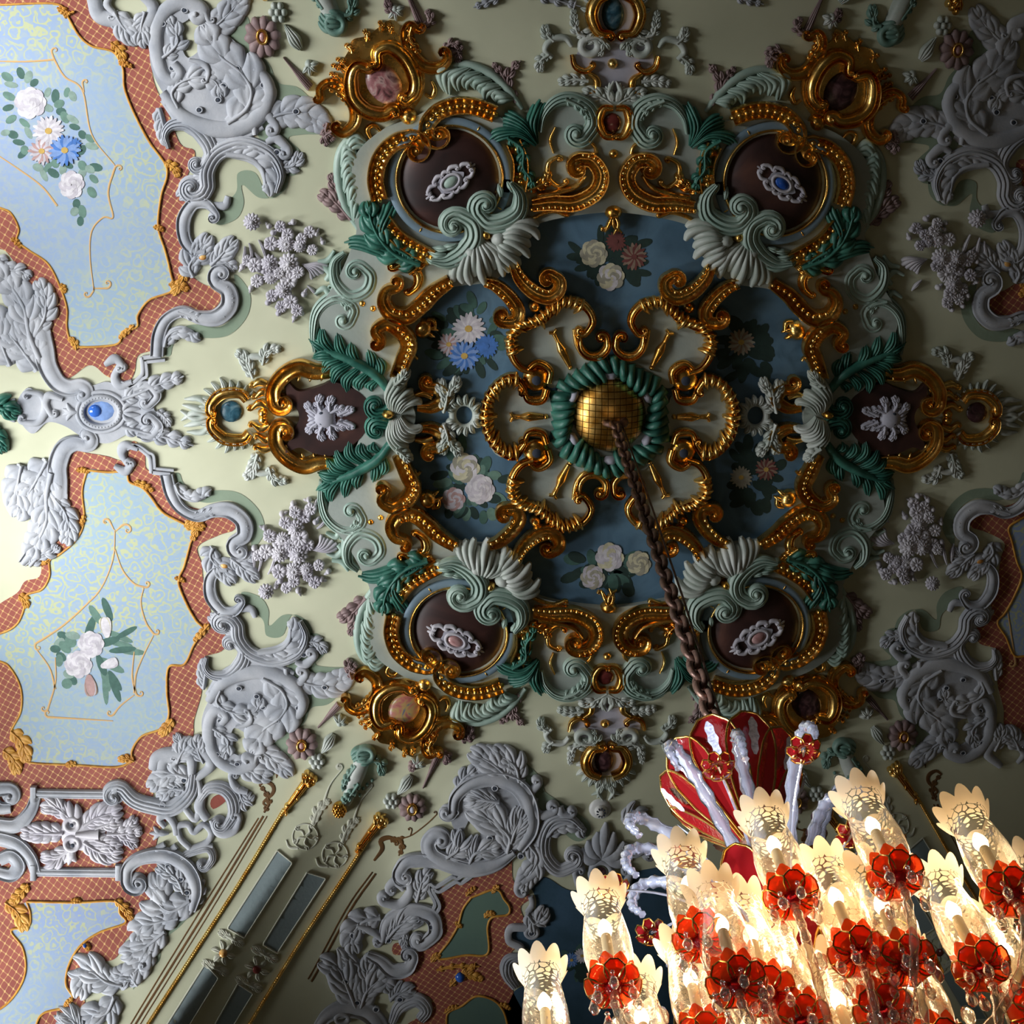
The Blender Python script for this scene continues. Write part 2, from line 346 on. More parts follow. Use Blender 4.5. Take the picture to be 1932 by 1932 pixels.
def inpoly(P, poly):
    x, y = P[:, 0], P[:, 1]; r = np.zeros(len(P), bool); q = np.asarray(poly); m = np.roll(q, 1, axis=0)
    for (x1, y1), (x2, y2) in zip(q, m):
        c = ((y1 > y) != (y2 > y)); r ^= c & (x < (x2-x1)*(y-y1)/((y2-y1) if y2 != y1 else 1e-9)+x1)
    return r
def cl(pts, k=True):              # closed smooth loop
    P = list(pts); n = len(P); Q = crom(P[-2:]+P+P[:3], 5); d = np.linalg.norm(Q-np.array(P[0]), axis=1)
    a = np.argmin(d[:len(d)//2]); b = len(d)//2+np.argmin(d[len(d)//2:]); return resamp(Q[a:b], 6)
def slab(mb, loop, z0, h, bev=2.0, cell=34, holes=(), smooth=True):
    """flat plate with a rounded edge, filled densely enough to follow the vault"""
    L = cl(loop) if smooth else resamp(np.vstack([loop, loop[:1]]), 6)[:-1]
    Hs = [cl(q) for q in holes]; loops = [L]+Hs
    mn, mx = L.min(0), L.max(0)
    gx, gy = np.meshgrid(np.arange(mn[0]+cell*.4, mx[0], cell), np.arange(mn[1]+cell*.4, mx[1], cell)); G = np.c_[gx.ravel(), gy.ravel()]
    keep = inpoly(G, L)
    for q in Hs: keep &= ~inpoly(G, q)
    G = G[keep]
    if len(G):
        allb = np.vstack(loops); dd = np.min(np.linalg.norm(G[:, None]-allb[None], axis=2), axis=1); G = G[dd > cell*.25]
    V = []; E = []
    for q in loops:
        o = len(V); V += [tuple(p) for p in q]; E += [(o+i, o+(i+1) % len(q)) for i in range(len(q))]
    V += [tuple(p) for p in G]
    r = delaunay_2d_cdt([Vector(v_) for v_ in V], E, [], 0, 1e-5)
    vv = np.array([tuple(v_) for v_ in r[0]]); F = []
    fa = [tuple(f) for f in r[2]]; cc = np.array([vv[list(f)].mean(0) for f in fa]); ok = inpoly(cc, L)
    for q in Hs: ok &= ~inpoly(cc, q)
    F = [f for f, k in zip(fa, ok) if k]
    mb.add(np.c_[vv, np.full(len(vv), z0+h)], F)
    if h > .8:
        for q in loops:
            n = len(q); ring = np.vstack([np.c_[q, np.full(n, z0+h)], np.c_[q, np.full(n, float(z0))]])
            mb.add(ring, [(i, (i+1) % n, n+(i+1) % n, n+i) for i in range(n)])
    return mb
def oval(c, rx, ry, ang=0, n=20, a0=0, a1=360):
    t = np.radians(np.linspace(a0, a1, n, endpoint=(a1-a0) < 359)); ca, sa = math.cos(math.radians(ang)), math.sin(math.radians(ang))
    x, y = rx*np.cos(t), ry*np.sin(t); return [(c[0]+a*ca-b*sa, c[1]+a*sa+b*ca) for a, b in zip(x, y)]
def ring(mb, c, rx, ry, w, h, z0=0, prof='round', ang=0):
    P = oval(c, rx, ry, ang, 28); sweep(mb, P+P[:2], w, h, prof, z0); return mb

# ------------------------------------------------------------------ linking
import bmesh
def link_mesh(name, V, F, mat, parent=None, origin=None, flip=False):
    V = np.asarray(V)
    me = bpy.data.meshes.new(name)
    if flip: F = [tuple(reversed(f)) for f in F]
    me.from_pydata((V-np.array(origin if origin is not None else (0, 0, 0))).tolist(), [], F)
    me.materials.append(MT[mat] if isinstance(mat, str) else mat)
    me.polygons.foreach_set('use_smooth', [True]*len(me.polygons))
    try: me.set_sharp_from_angle(angle=math.radians(62))
    except Exception: pass
    o = bpy.data.objects.new(name, me); COL.objects.link(o)
    if parent: o.parent = parent
    elif origin is not None: o.location = origin
    return o
def relief(name, mb, mat, parent=None, origin=None, mx=0, my=0, base=0.0):
    V = np.vstack(mb.v); P = mirror(V[:, :2], mx, my)
    return link_mesh(name, W3(P, V[:, 2], base), mb.f, mat, parent, origin)
NOSPLIT = ('row', 'petals', 'leaves', 'line', 'berries', 'blossom', 'inner_rim', 'centre', 'painted_scroll', 'gilt_outline', 'slot', 'fringe', 'moulding', 'tendril', 'rosette', 'wreath', 'petal')
def clusters(mb, pad=2.5):
    n = len(mb.v)
    if n < 2 or n > 400: return [mb]
    bb = np.array([[v[:, 0].min()-pad, v[:, 1].min()-pad, v[:, 0].max()+pad, v[:, 1].max()+pad] for v in mb.v]); p = list(range(n))
    pts = [v[::max(1, len(v)//60), :2] for v in mb.v]
    def find(i):
        while p[i] != i: i = p[i]
        return i
    for i in range(n):
        for j in range(i+1, n):
            if find(i) != find(j) and bb[i][0] < bb[j][2] and bb[j][0] < bb[i][2] and bb[i][1] < bb[j][3] and bb[j][1] < bb[i][3]:
                if np.min(np.linalg.norm(pts[i][:, None]-pts[j][None], axis=2)) < pad*3.2: p[find(j)] = find(i)
    roots = sorted({find(i) for i in range(n)})
    if len(roots) < 2 or len(roots) > 16: return [mb]
    st = np.r_[0, np.cumsum([len(v) for v in mb.v])]; out = {r: MB() for r in roots}; mp = {}
    own = np.repeat(np.arange(n), np.diff(st)); fs = {i: [] for i in range(n)}
    for f in mb.f: fs[own[f[0]]].append(tuple(k-st[own[f[0]]] for k in f))
    for i in range(n): out[find(i)].add(mb.v[i], fs[i])
    return list(out.values())
QN = {(0, 0): 'upper left', (1, 0): 'upper right', (0, 1): 'lower left', (1, 1): 'lower right'}
def thing(name, label, cat, parts, at, group=None, quads=((0, 0),), base=0.0, qn=None, skip=()):
    """parts: (name, MB, material, [sub-parts], label); one Empty per mirrored copy"""
    out = []; xs = []
    if len(parts) == 1 and not parts[0][3:]:
        cs = clusters(parts[0][1]) if not any(k in parts[0][0] for k in NOSPLIT) else [parts[0][1]]
        if len(cs) > 1: parts = [(parts[0][0], c, parts[0][2], None) for c in cs]
    for pt in parts:
        cs = clusters(pt[1]) if not any(k in pt[0] for k in NOSPLIT) else [pt[1]]
        for i, c in enumerate(cs): xs.append((pt[0], c, pt[2], pt[3] if len(pt) > 3 and i == 0 else None, pt[4] if len(pt) > 4 else None))
    for (mx, my) in quads:
        org = W3(mirror([at], mx, my), 0)[0]
        q = (qn or QN)[(mx, my)]; lb = label.replace(' at the @', ', @').replace('@', q)
        if len(parts) == 1 and not parts[0][3:]:
            o = relief(name, parts[0][1], parts[0][2], None, org, mx, my, base)
        else:
            o = bpy.data.objects.new(name, None); o.location = org; o.empty_display_size = .1; COL.objects.link(o)
            for pt in xs:
                c = relief(pt[0], pt[1], pt[2], o, org, mx, my, base)
                if len(pt) > 4 and pt[4]: c['label'] = pt[4]
                for sp in (pt[3] if len(pt) > 3 and pt[3] else ()):
                    relief(sp[0], sp[1], sp[2], c, org, mx, my, base)
        o['label'] = lb; o['category'] = cat
        if group: o['group'] = group
        out.append(o)
    return out
Q4 = ((0, 0), (1, 0), (0, 1), (1, 1))
# ================================================================== SETTING
def structure(name, o): o.name = name; o['kind'] = 'structure'; return o
gx = np.arange(-900, 2900, 10.0); gy = np.arange(-900, 2900, 10.0)
GX, GY = np.meshgrid(gx, gy); PP = np.c_[GX.ravel(), GY.ravel()]; nx = len(gx)
Fc = [(i*nx+j, i*nx+j+1, (i+1)*nx+j+1, (i+1)*nx+j) for i in range(len(gy)-1) for j in range(nx-1)]
structure('ceiling', link_mesh('ceiling', W3(PP, 0), Fc, 'plaster'))
# pale plate of the centrepiece, open over the painted blue field
hole = S('E', '690 905, 640 760, 650 600, 690 420, 760 240, 900 130, 1100 100, 1200 60') + [(985, 470), (1000, 430), (1050, 410), (1155, 398)]
hl = list(hole); hr = [tuple(p) for p in mirror(hole[::-1], 1, 0)][1:]
top = hl+hr; bot = [tuple(p) for p in mirror(top[::-1], 0, 1)]
HOLE = top+bot[1:-1]
outl = S('E', '330 905, 330 760, 200 610, 130 420, 110 260') + [(640, 520), (672, 440), (668, 400), (668, 300), (720, 245), (790, 215), (860, 180), (930, 215), (985, 225), (1060, 200), (1110, 190), (1155, 190)]
ol = outl; orr = [tuple(p) for p in mirror(ol[::-1], 1, 0)][1:]; t2 = ol+orr; b2 = [tuple(p) for p in mirror(t2[::-1], 0, 1)]
mb = slab(MB(), t2+b2[1:-1], 0, 16, holes=[HOLE])
structure('trim_1', relief('trim_1', mb, 'plate'))
mb = MB(); slab(mb, HOLE, 0, 1.0, smooth=True); structure('trim_2', relief('trim_2', mb, 'bluecentre'))

# ================================================================== PAINTED PANELS ON THE VAULT
rnd = random.Random(5)
def paint(pet, name, poly, z): pet.setdefault(name, MB()); slab(pet[name], poly, z, .25, cell=60)
def leafp(c, L, w, a):
    t = np.linspace(0, 2*math.pi, 12, endpoint=False); x = L*.5*np.cos(t); y = w*np.sin(t)
    return [(c[0]+math.cos(a)*u-math.sin(a)*v, c[1]+math.sin(a)*u+math.cos(a)*v) for u, v in zip(x, y)]
def flat(mb, poly, z):
    n = len(poly); V = np.c_[np.array(poly), np.full(n, z)]; c = V.mean(0)
    mb.add(np.vstack([V, c]), [(i, (i+1) % n, n) for i in range(n)])
def rose(D, c, r, cols, z, squash=1.0, lay=5, ph=0.):
    for k in range(lay):
        rr = r*(1-.19*k); n = 8 if k < 2 else 6
        for i in range(n):
            a = ph+2*math.pi*(i+.45*k)/n+rnd.uniform(-.12, .12); col = cols[(k+i) % len(cols)]
            D.setdefault(col, MB()); flat(D[col], leafp((c[0]+math.cos(a)*rr*.52, c[1]+math.sin(a)*rr*.52*squash), rr*.95, rr*.44, a+rnd.uniform(-.3, .3)), z+.03*(k*8+i))
def daisy(D, c, r, cols, ctr, z, n=18, sq=1.0):
    for k in range(2):
        for i in range(n):
            a = 2*math.pi*(i+.5*k)/n+rnd.uniform(-.06, .06); rr = r*(1-.22*k)*rnd.uniform(.9, 1.05); col = cols[(i+k) % len(cols)]
            D.setdefault(col, MB()); flat(D[col], leafp((c[0]+math.cos(a)*rr*.58, c[1]+math.sin(a)*rr*.58*sq), rr*.86, rr*.13, math.atan2(math.sin(a)*sq, math.cos(a))), z+.03*(k*n+i)/4)
    D.setdefault(ctr, MB()); flat(D[ctr], oval(c, r*.22, r*.2*sq, 0, 12), z+.8)
def tulip(D, c, r, a, cols, z):
    for i, (da, o) in enumerate(((-.5, .3), (.5, .3), (-.2, .1), (.22, .1), (0, 0))):
        col = cols[i % len(cols)]; D.setdefault(col, MB())
        flat(D[col], leafp((c[0]+math.cos(a+da)*r*.25, c[1]+math.sin(a+da)*r*.25), r*2, r*.42, a+da*.45), z+.05*i)
def leaves(D, pts, cols, z, L=24, w=6):
    for i, (x, y, a) in enumerate(pts):
        col = cols[i % len(cols)]; D.setdefault(col, MB()); flat(D[col], leafp((x, y), L*rnd.uniform(.75, 1.15), w*rnd.uniform(.8, 1.15), a), z+.02*(i % 9))
def halo(c, rx, ry, n, seed=1, a0=0, a1=6.283):
    r_ = random.Random(seed); o = []
    for i in range(n):
        a = a0+(a1-a0)*(i+r_.random()*.6)/n; k = r_.uniform(.35, 1.2); o.append((c[0]+math.cos(a)*rx*k, c[1]+math.sin(a)*ry*k, a+r_.uniform(-.6, .6)))
    return o
ALLLEAF = ['leafdark', 'leafmid', 'leafpale']
def bouquet_parts(D, nm='bouquet'):
    return D
def parts_of(D, z=None):
    nice = dict(petalwhite='white_petals', petalpale='pale_petals', petalcream='cream_petals', petalblue='blue_petals', petallblue='light_blue_petals', petalpink='pink_petals',
                leafdark='dark_leaves', leafmid='green_leaves', leafpale='pale_leaves', leafdeep='deep_leaves', yolk='flower_centre', petalbrown='brown_petals', creamdark='shaded_petals', reddark='dull_red_petals')
    return [(nice.get(k, k), D[k], k) for k in D]
def curls(mb, lst, w=1.6, h=.5, z=0):
    for P, c in lst:
        scroll(mb, P, [w*.5, w], h, c1=c, prof='flat', z0=z)
    return mb
# ---- upper left panel (its mirrored outline carries the upper right one)
red = S('A', '-200 -200, 480 -60, 500 0, 560 90, 640 165, 770 210, 800 420, 880 600, 940 750, 1010 780, 1010 840, 975 920, 965 1050, 935 1180, 965 1300, 965 1400, 1060 1480, 1160 1510, 1110 1610, 970 1640, 850 1690, 815 1810, 720 1850, 700 1940, 660 1990, 560 1960, 470 1900, 350 1970, 280 1890, 235 1700, 140 1570, 120 1450, 50 1330, -20 1290, -300 1250, -320 300')
fieldU = S('A', '-240 30, 0 25, 290 20, 350 80, 410 180, 480 240, 590 270, 640 350, 650 460, 700 590, 780 740, 860 850, 870 920, 840 1020, 825 1180, 860 1300, 890 1420, 900 1510, 780 1560, 720 1640, 715 1700, 640 1725, 610 1790, 430 1805, 375 1785, 350 1700, 350 1600, 310 1480, 250 1370, 150 1300, 90 1250, 100 1190, 60 1110, 0 1080, -200 1010')
D = {}
leaves(D, [S('A', f'{x} {y}')[0]+(a,) for x, y, a in ((110,380,1.2),(40,400,.6),(150,400,1.9),(180,430,2.4),(50,500,.5),(60,440,.2),(45,560,-.3),(60,620,-.6),(30,690,-.2),(70,700,.4),(130,640,.7),(150,690,1.1),(100,740,.2),(130,780,1.4),(250,480,2),(290,500,1.6),(310,540,2.7),(250,560,.5),(320,580,.2),(340,610,1.1),(380,620,.6),(390,660,.3),(350,480,1.8),(380,500,1.1),(430,700,1),(470,720,.7),(480,760,.2),(430,780,2),(250,870,2.2),(230,910,1.1),(280,900,.6),(290,850,1.3),(330,880,1.9),(360,860,.5),(430,860,1.1),(470,880,.6),(500,870,.2),(490,930,.8),(430,900,2),(400,1060,1.6),(430,1100,1.4),(390,1100,2.1),(420,1150,1.6),(480,1000,1),(200,870,.3),(120,800,2.4))], ALLLEAF, 3.2, 24, 7)
rose(D, S('A', '160 535')[0], 31, ['petalwhite', 'petalpale', 'petalwhite'], 4.2)
daisy(D, S('A', '255 680')[0], 30, ['petalwhite', 'petalpale'], 'yolk', 4.6)
daisy(D, S('A', '220 785')[0], 26, ['petalpale', 'petalpink'], 'yolk', 4.4)
daisy(D, S('A', '340 780')[0], 30, ['petallblue', 'petalblue', 'petallblue'], 'yolk', 5.4)
daisy(D, S('A', '395 745')[0], 12, ['petalblue'], 'petalblue', 5.2, 9)
rose(D, S('A', '375 960')[0], 25, ['petalpale', 'petalwhite'], 4.2, 1.2, 4)
thin = MB()
curls(thin, [(S('A', '-100 315, 120 320, 285 310'), None), (S('A', '600 860, 480 700, 430 470, 340 400, 290 320, 270 270'), (8, .8, 1)), (S('A', '490 1510, 470 1330, 480 1200, 540 1130, 590 1130, 565 1000, 600 870'), (9, 1.2, 1)),
      (S('A', '490 1500, 560 1500'), (10, 1.2, -1)), (S('A', '490 1490, 490 1510, 470 1540'), (8, 1, 1)), (S('A', '-50 780, 100 880, 220 970, 300 1070'), None), (S('A', '440 480, 430 430'), (7, 1, 1))], 2.0, .5, 3.2)
gl = MB(); sweep(gl, fieldU[1:]+fieldU[:1], 2.1, 2.2, 'round', 3)
for s_ in ('300 40 350 90 40', '390 60 340 80 20', '580 220 640 330 60', '690 350 620 330 30', '860 840 930 920 50', '800 1180 850 1200 30', '960 1420 900 1530 60', '880 1480 980 1510 50', '700 1690 620 1760 36', '400 1820 360 1760 40', '310 1480 340 1520 30', '60 1240 110 1290 30'):
    a, b, c, d, w_ = [float(x) for x in s_.split()]
    acanthus(gl, S('A', f'{a} {b} {(a+c)/2+w_*.3} {(b+d)/2-w_*.2} {c} {d}'), w_*.36*.7, 4, h=4, z0=3, under=True, stem=1.5)
    dome(gl, S('A', f'{(a+c)/2} {(b+d)/2}')[0], 4, 4, 5, 3)
def panel(nm, lb, red_, fld, gm, tm, D_, at, quads, q2=None, gr=None, extra=()):
    pr = [('lattice_border', slab(MB(), red_, 0, 1.4, cell=30), 'redlattice'), ('damask_field', [], 'damask')]
    pr = [('lattice_border', slab(MB(), red_, 0, 1.4, cell=30), 'redlattice')]
    for i, f in enumerate(fld): pr.append(('damask_field', slab(MB(), f, 0, 3.0, cell=30), 'damask'))
    pr.append(('gilt_outline', gm, 'ochre')); pr.append(('painted_scroll', tm, 'ochrethin'))
    pr += [(n_, m_, k_) for n_, m_, k_ in parts_of(D_)]
    pr += list(extra)
    return thing('vault_painting', lb, 'panel', pr, at, gr, quads, qn=q2)
panel('u', 'large blue damask panel in red lattice with white roses and a blue daisy', red, [fieldU], gl, thin, D, S('A', '500 900')[0], ((0, 0),))
panel('u', 'blue and red painted vault panel in shade past the right edge, upper one', red, [fieldU], gl, thin, {}, S('A', '500 900')[0], ((1, 0),))
# ---- lower left panel
redL = S('D', '330 690, 470 705, 560 720, 650 740, 690 640, 750 690, 765 790, 845 790, 870 900, 960 970, 1070 1000, 1180 1000, 1225 1095, 1140 1130, 1030 1190, 1050 1280, 1060 1380, 1090 1480, 1110 1600, 1175 1650, 1160 1730, 1070 1760') + \
  S('G', '1045 60, 1050 200, 1010 350, 1000 440, 900 480, 830 520, 790 640, 800 740, 770 790, 870 850, 830 930, 810 1040, 850 1100, 900 1160, 820 1190, 840 1340, 740 1410, 650 1500, 600 1590, 500 1620, 440 1740, 450 1880, 440 2000, 300 2300, -300 2300, -300 900') + \
  S('D', '-300 1700, -20 1500, 90 1430, 130 1370, 210 1340, 220 1190, 290 1170, 350 1100, 340 960, 300 840')
fieldL = S('D', '455 790, 560 800, 655 800, 675 850, 740 880, 780 920, 850 1010, 960 1070, 1010 1110, 990 1180, 960 1290, 930 1370, 970 1480, 1020 1570, 1060 1620, 1010 1700, 960 1800') + \
  S('G', '880 70, 870 200, 880 320, 840 390, 740 430, 690 500, 680 560, 600 590, 400 580, 150 565, 110 510, 100 430, 60 405, 110 300, 110 180, 60 80, 0 40, -200 0') + S('D', '-200 1680, 0 1640, 90 1590, 130 1500, 140 1440, 220 1410, 260 1340, 260 1260, 310 1230, 400 1150, 440 1050, 430 900')
fieldL2 = S('G', '140 1290, 390 1295, 600 1290, 625 1350, 655 1400, 520 1450, 420 1520, 360 1620, 345 1720, 380 1790, 330 1840, 230 1870, 190 1932, 150 2100, -200 2200, -200 1950, 0 1850, 90 1760, 135 1650, 120 1530, 60 1440, 150 1420, 160 1350')
D = {}
lp = [S('G', f'{x} {y}')[0]+(a,) for x, y, a in ((470, -130, 1.9), (500, -200, 1.0), (560, -230, 1.2), (620, -90, .4), (660, -110, -.5), (630, -50, .2), (560, -60, -.3), (690, -10, .1), (640, -20, -.1), (550, 120, 1.3), (600, 140, 1.0), (580, 60, .5), (600, 180, 1.2), (550, 180, 1.5), (530, 60, 1.2))]
leaves(D, lp, ['leafdark', 'leafmid'], 3.2, 56, 7)
leaves(D, [S('D', f'{x} {y}')[0]+(a,) for x, y, a in ((330, 1650, .4), (370, 1680, 1), (310, 1690, 2.4), (290, 1720, .1), (340, 1710, .8), (380, 1650, .2), (320, 1760, .7), (310, 1780, 1.6), (360, 1850, .3), (380, 1880, 1), (350, 1900, 2.2))], ALLLEAF, 3.3, 26, 9)
rose(D, S('D', '475 1695')[0], 26, ['petalwhite', 'petalpale'], 4.2); rose(D, S('D', '410 1800')[0], 27, ['petalpale', 'petalwhite'], 4.1)
tulip(D, S('D', '555 1620')[0], 20, -1.75, ['petalcream', 'petalwhite', 'creamdark'], 4.4); tulip(D, S('D', '560 1800')[0], 17, -.3, ['petalwhite', 'petalpale'], 4.4)
tulip(D, S('G', '470 150')[0], 21, 1.4, ['petalbrown', 'petalpink', 'petalpale'], 4.2)
thinL = MB()
curls(thinL, [(S('D', '600 1100, 590 1250, 530 1400, 450 1490, 340 1590, 240 1660, 190 1690'), (9, 1, -1)), (S('D', '600 1200, 640 1310, 700 1380, 760 1400'), (8, 1, -1)), (S('D', '600 1110, 640 1075'), (13, 1.3, 1)), (S('D', '595 1100, 570 1050'), (8, 1.2, -1)),
      (S('D', '750 1400, 735 1480, 760 1580, 800 1640'), (8, 1, -1)), (S('D', '800 1650, 750 1750, 710 1850, 700 1950'), None), (S('G', '700 -10, 690 120, 710 210'), (9, 1, -1)), (S('G', '700 215, 630 270, 590 320'), (8, 1, 1)), (S('G', '590 350, 420 340, 250 330'), (8, 1, 1)), (S('D', '190 1720, 260 1820, 290 1930'), None), (S('G', '290 20, 290 150, 250 290'), (8, 1, 1))], 2.0, .5, 3.2)
glL = MB()
for f in (fieldL, fieldL2): sweep(glL, f+f[:1], 2.1, 2.2, 'round', 3)
for (rg, s_) in [('D', x) for x in ('400 790 460 800 30', '700 850 800 900 36', '960 1080 1060 1090 60', '1040 1020 1000 1160 50', '910 1350 960 1370 26', '1090 1590 1010 1680 40', '440 1020 420 1080 30', '270 1240 220 1280 30', '100 1440 140 1500 50')] + \
  [('G', x) for x in ('900 340 840 420 60', '700 560 620 550 46', '400 580 350 580 36', '60 400 140 560 90', '20 500 90 620 80', '150 1200 60 1300 60', '30 1290 130 1440 90', '600 1280 690 1390 50', '430 1510 460 1540 34', '380 1790 340 1830 30', '370 1290 420 1290 30')]:
    a, b, c, d, w_ = [float(x) for x in s_.split()]
    acanthus(glL, S(rg, f'{a} {b} {(a+c)/2+w_*.2} {(b+d)/2-w_*.2} {c} {d}'), w_*.36*.7, 4, h=4, z0=3, stem=1.5)
    dome(glL, S(rg, f'{(a+c)/2} {(b+d)/2}')[0], 3.5, 3.5, 5, 3)
g1 = MB(); dome(g1, S('G', '445 1515')[0], 4, 4, 6, 4)
panel('l', 'large blue damask panel in red lattice with cream tulips and two white peonies', redL, [fieldL, fieldL2], glL, thinL, D, S('G', '500 100')[0], ((0, 0),), extra=[('blue_gem', g1, 'gemblue')])
# lower right: the same outline mirrored over
DL2 = [tuple(p) for p in mirror(redL, 0, 1)]
redM = [tuple(p) for p in mirror(redL, 1, 0)]; fM = [tuple(p) for p in mirror(fieldL, 1, 0)]
gm = MB(); sweep(gm, fM+fM[:1], 2.1, 2.2, 'round', 3)
panel('r', 'dark red and blue vault panel past the right edge, behind lamp glasses', redM, [fM], gm, curls(MB(), [(([(1900, 1150), (1915, 1250)]), (8, 1, 1))], 2, .5, 3.2), {}, redM[10], ((0, 0),))
# ---- dark panel on the vault side nearest the chandelier
redJ = S('J', '1200 650, 980 770, 860 850, 740 890, 740 1010, 720 1180, 600 1240, 470 1220, 460 1290, 590 1290, 560 1380, 480 1430, 560 1500, 690 1560, 640 1650, 520 1740, 500 1900, 1280 1900, 1180 1500, 1130 1390, 1170 1280, 1230 1230, 1150 1200, 1140 1120, 1250 1100, 1230 1000, 1290 940, 1190 850, 1180 720')
gJ1 = S('J', '930 940, 1080 890, 1130 950, 1165 1000, 1150 1045, 1060 1060, 1030 1120, 1030 1280, 900 1290, 730 1310, 800 1200, 850 1110, 880 1010')
gJ2 = S('J', '770 1850, 780 1713, 790 1640, 870 1600, 960 1540, 1060 1560, 1120 1620, 1150 1713, 1160 1850')
gj = MB()
for f in (gJ1, gJ2): sweep(gj, f+f[:1], 2.0, 2.2, 'round', 3)
for s_ in ('720 1380 980 1360 40', '860 1420 1000 1440 60', '800 1480 960 1350 50', '900 930 960 880 30', '1010 1060 1070 1040 40', '830 1100 870 1120 30', '690 1330 740 1290 40', '1100 870 1060 910 30', '770 1640 850 1600 30', '1100 1590 1170 1620 30'):
    a, b, c, d, w_ = [float(x) for x in s_.split()]; acanthus(gj, S('J', f'{a} {b} {(a+c)/2} {(b+d)/2-w_*.3} {c} {d}'), w_*.31*.7, 4, h=4, z0=2, stem=1.5)
gem = dome(MB(), S('J', '863 1423')[0], 9.5, 9.5, 9, 3)
thing('vault_painting', 'dark red panel with grey green cut-out field and blue gem, left of lamps', 'panel',
      [('lattice_border', slab(MB(), redJ, 0, 1.4, cell=30), 'redlattice'), ('green_field', slab(MB(), gJ1, 0, 2.6, cell=30), 'greenfield'), ('green_field', slab(MB(), gJ2, 0, 2.6, cell=30), 'greenfield'), ('gilt_outline', gj, 'ochre'), ('blue_gem', gem, 'gemblue')], S('J', '870 1300')[0])
blJ = [(998, 1660), (1030, 1655), (1080, 1680), (1150, 1660), (1220, 1640), (1300, 1640), (1330, 1750), (1340, 2000), (960, 2000), (965, 1880), (1010, 1850), (1010, 1800), (960, 1775), (962, 1750), (1000, 1740), (1012, 1700)]
D = {}
leaves(D, halo((1090, 1812), 26, 24, 12, 3), ['leafdeep', 'leafdark'], 1.6, 26, 6)
daisy(D, (1098, 1802), 15, ['petalwhite', 'petalpale'], 'yolk', 2.2); daisy(D, (1078, 1810), 14, ['petalblue', 'petallblue'], 'yolk', 2.2); leaves(D, halo((1115, 1835), 30, 16, 12, 6), ['leafdeep'], 1.8, 30, 9)
thing('vault_painting', 'deep blue painted panel with small white and blue daisies, seen between the lamp glasses', 'panel',
      [('blue_field', slab(MB(), blJ, 0, 1.4, cell=30), 'bluepanel')]+parts_of(D), (1090, 1780))
# ---- six bouquets painted on the blue centre field
def bq(label, at, D): thing('painted_bouquet', label, 'bouquet', parts_of(D), at, 'bouquets painted on the blue centre')
D = {}; c = S('E', '1000 470')[0]
leaves(D, halo(S('E', '1000 460')[0], 58, 52, 44, 2), ['leafdeep', 'leafdark', 'leafdeep'], 1.6, 34, 8); leaves(D, [S('E', f'{x} {y}')[0]+(a,) for x, y, a in ((1030, 210, 1.2), (1000, 260, .4), (1090, 260, -1), (830, 310, .5), (1180, 320, -.5), (800, 540, .3), (860, 600, -.6))], ['leafdark'], 1.7, 36, 8)
daisy(D, S('E', '1010 385')[0], 32, ['petalwhite', 'petalpale'], 'yolk', 2.4); daisy(D, S('E', '890 480')[0], 22, ['petalpink', 'petalpale'], 'yolk', 2.2)
daisy(D, S('E', '1120 490')[0], 24, ['petalblue'], 'petalblue', 2.2); daisy(D, S('E', '985 550')[0], 30, ['petalblue', 'petallblue'], 'yolk', 2.8)
bq('painted bouquet with one white daisy above blue cornflowers on the blue centre field', c, D)
D = {}; leaves(D, halo(S('E', '1030 1330')[0], 56, 70, 40, 4), ['leafdeep', 'leafdark', 'leafmid'], 1.6, 34, 9)
rose(D, S('E', '990 1230')[0], 29, ['petalcream', 'petalwhite', 'creamdark'], 2.4); rose(D, S('E', '1080 1360')[0], 29, ['petalpale', 'petalwhite'], 2.3); rose(D, S('E', '920 1420')[0], 23, ['petalpink', 'petalpale'], 2.2)
bq('painted bouquet of a cream, a white and a pinkish peony over green leaves', S('E', '1010 1330')[0], D)
D = {}; leaves(D, halo((1158, 488), 62, 44, 44, 7), ['leafdeep'], 1.6, 40, 8)
rose(D, (1120, 478), 27, ['creamdark', 'petalcream'], 2.3); rose(D, (1152, 522), 27, ['petalcream', 'creamdark', 'petalwhite'], 2.6); daisy(D, (1196, 484), 26, ['reddark', 'petalbrown'], 'reddark', 2.2); daisy(D, (1162, 455), 20, ['reddark'], 'reddark', 2.1)
bq('painted bouquet of two pale poppies beside dull red asters, opposite the hanging chain', (1155, 490), D)
D = {}; leaves(D, halo((1145, 1078), 64, 36, 40, 9), ['leafdeep', 'leafdeep', 'leafdark'], 1.6, 36, 10)
rose(D, (1150, 1050), 28, ['petalcream', 'petalpale', 'petalwhite'], 2.6, lay=6); rose(D, (1118, 1088), 24, ['creamdark', 'petalpale'], 2.2); rose(D, (1205, 1062), 24, ['creamdark', 'petalcream'], 2.2)
bq('painted bouquet of one large cream rose and two dim roses next to the chain', (1150, 1070), D)
D = {}; leaves(D, halo((1410, 655), 44, 58, 36, 11), ['leafdeep'], 1.6, 34, 9); daisy(D, (1398, 645), 26, ['creamdark', 'petalbrown'], 'yolk', 2.3); bq('painted bouquet with a yellowish aster almost lost in deep shadow, upper one', (1400, 650), D)
D = {}; leaves(D, halo((1420, 900), 46, 56, 36, 13), ['leafdeep'], 1.6, 34, 9); daisy(D, (1398, 900), 22, ['creamdark'], 'yolk', 2.3); daisy(D, (1445, 885), 22, ['reddark', 'petalbrown'], 'yolk', 2.3); bq('painted bouquet with a pale and a red aster lost in deep shadow', (1420, 900), D)
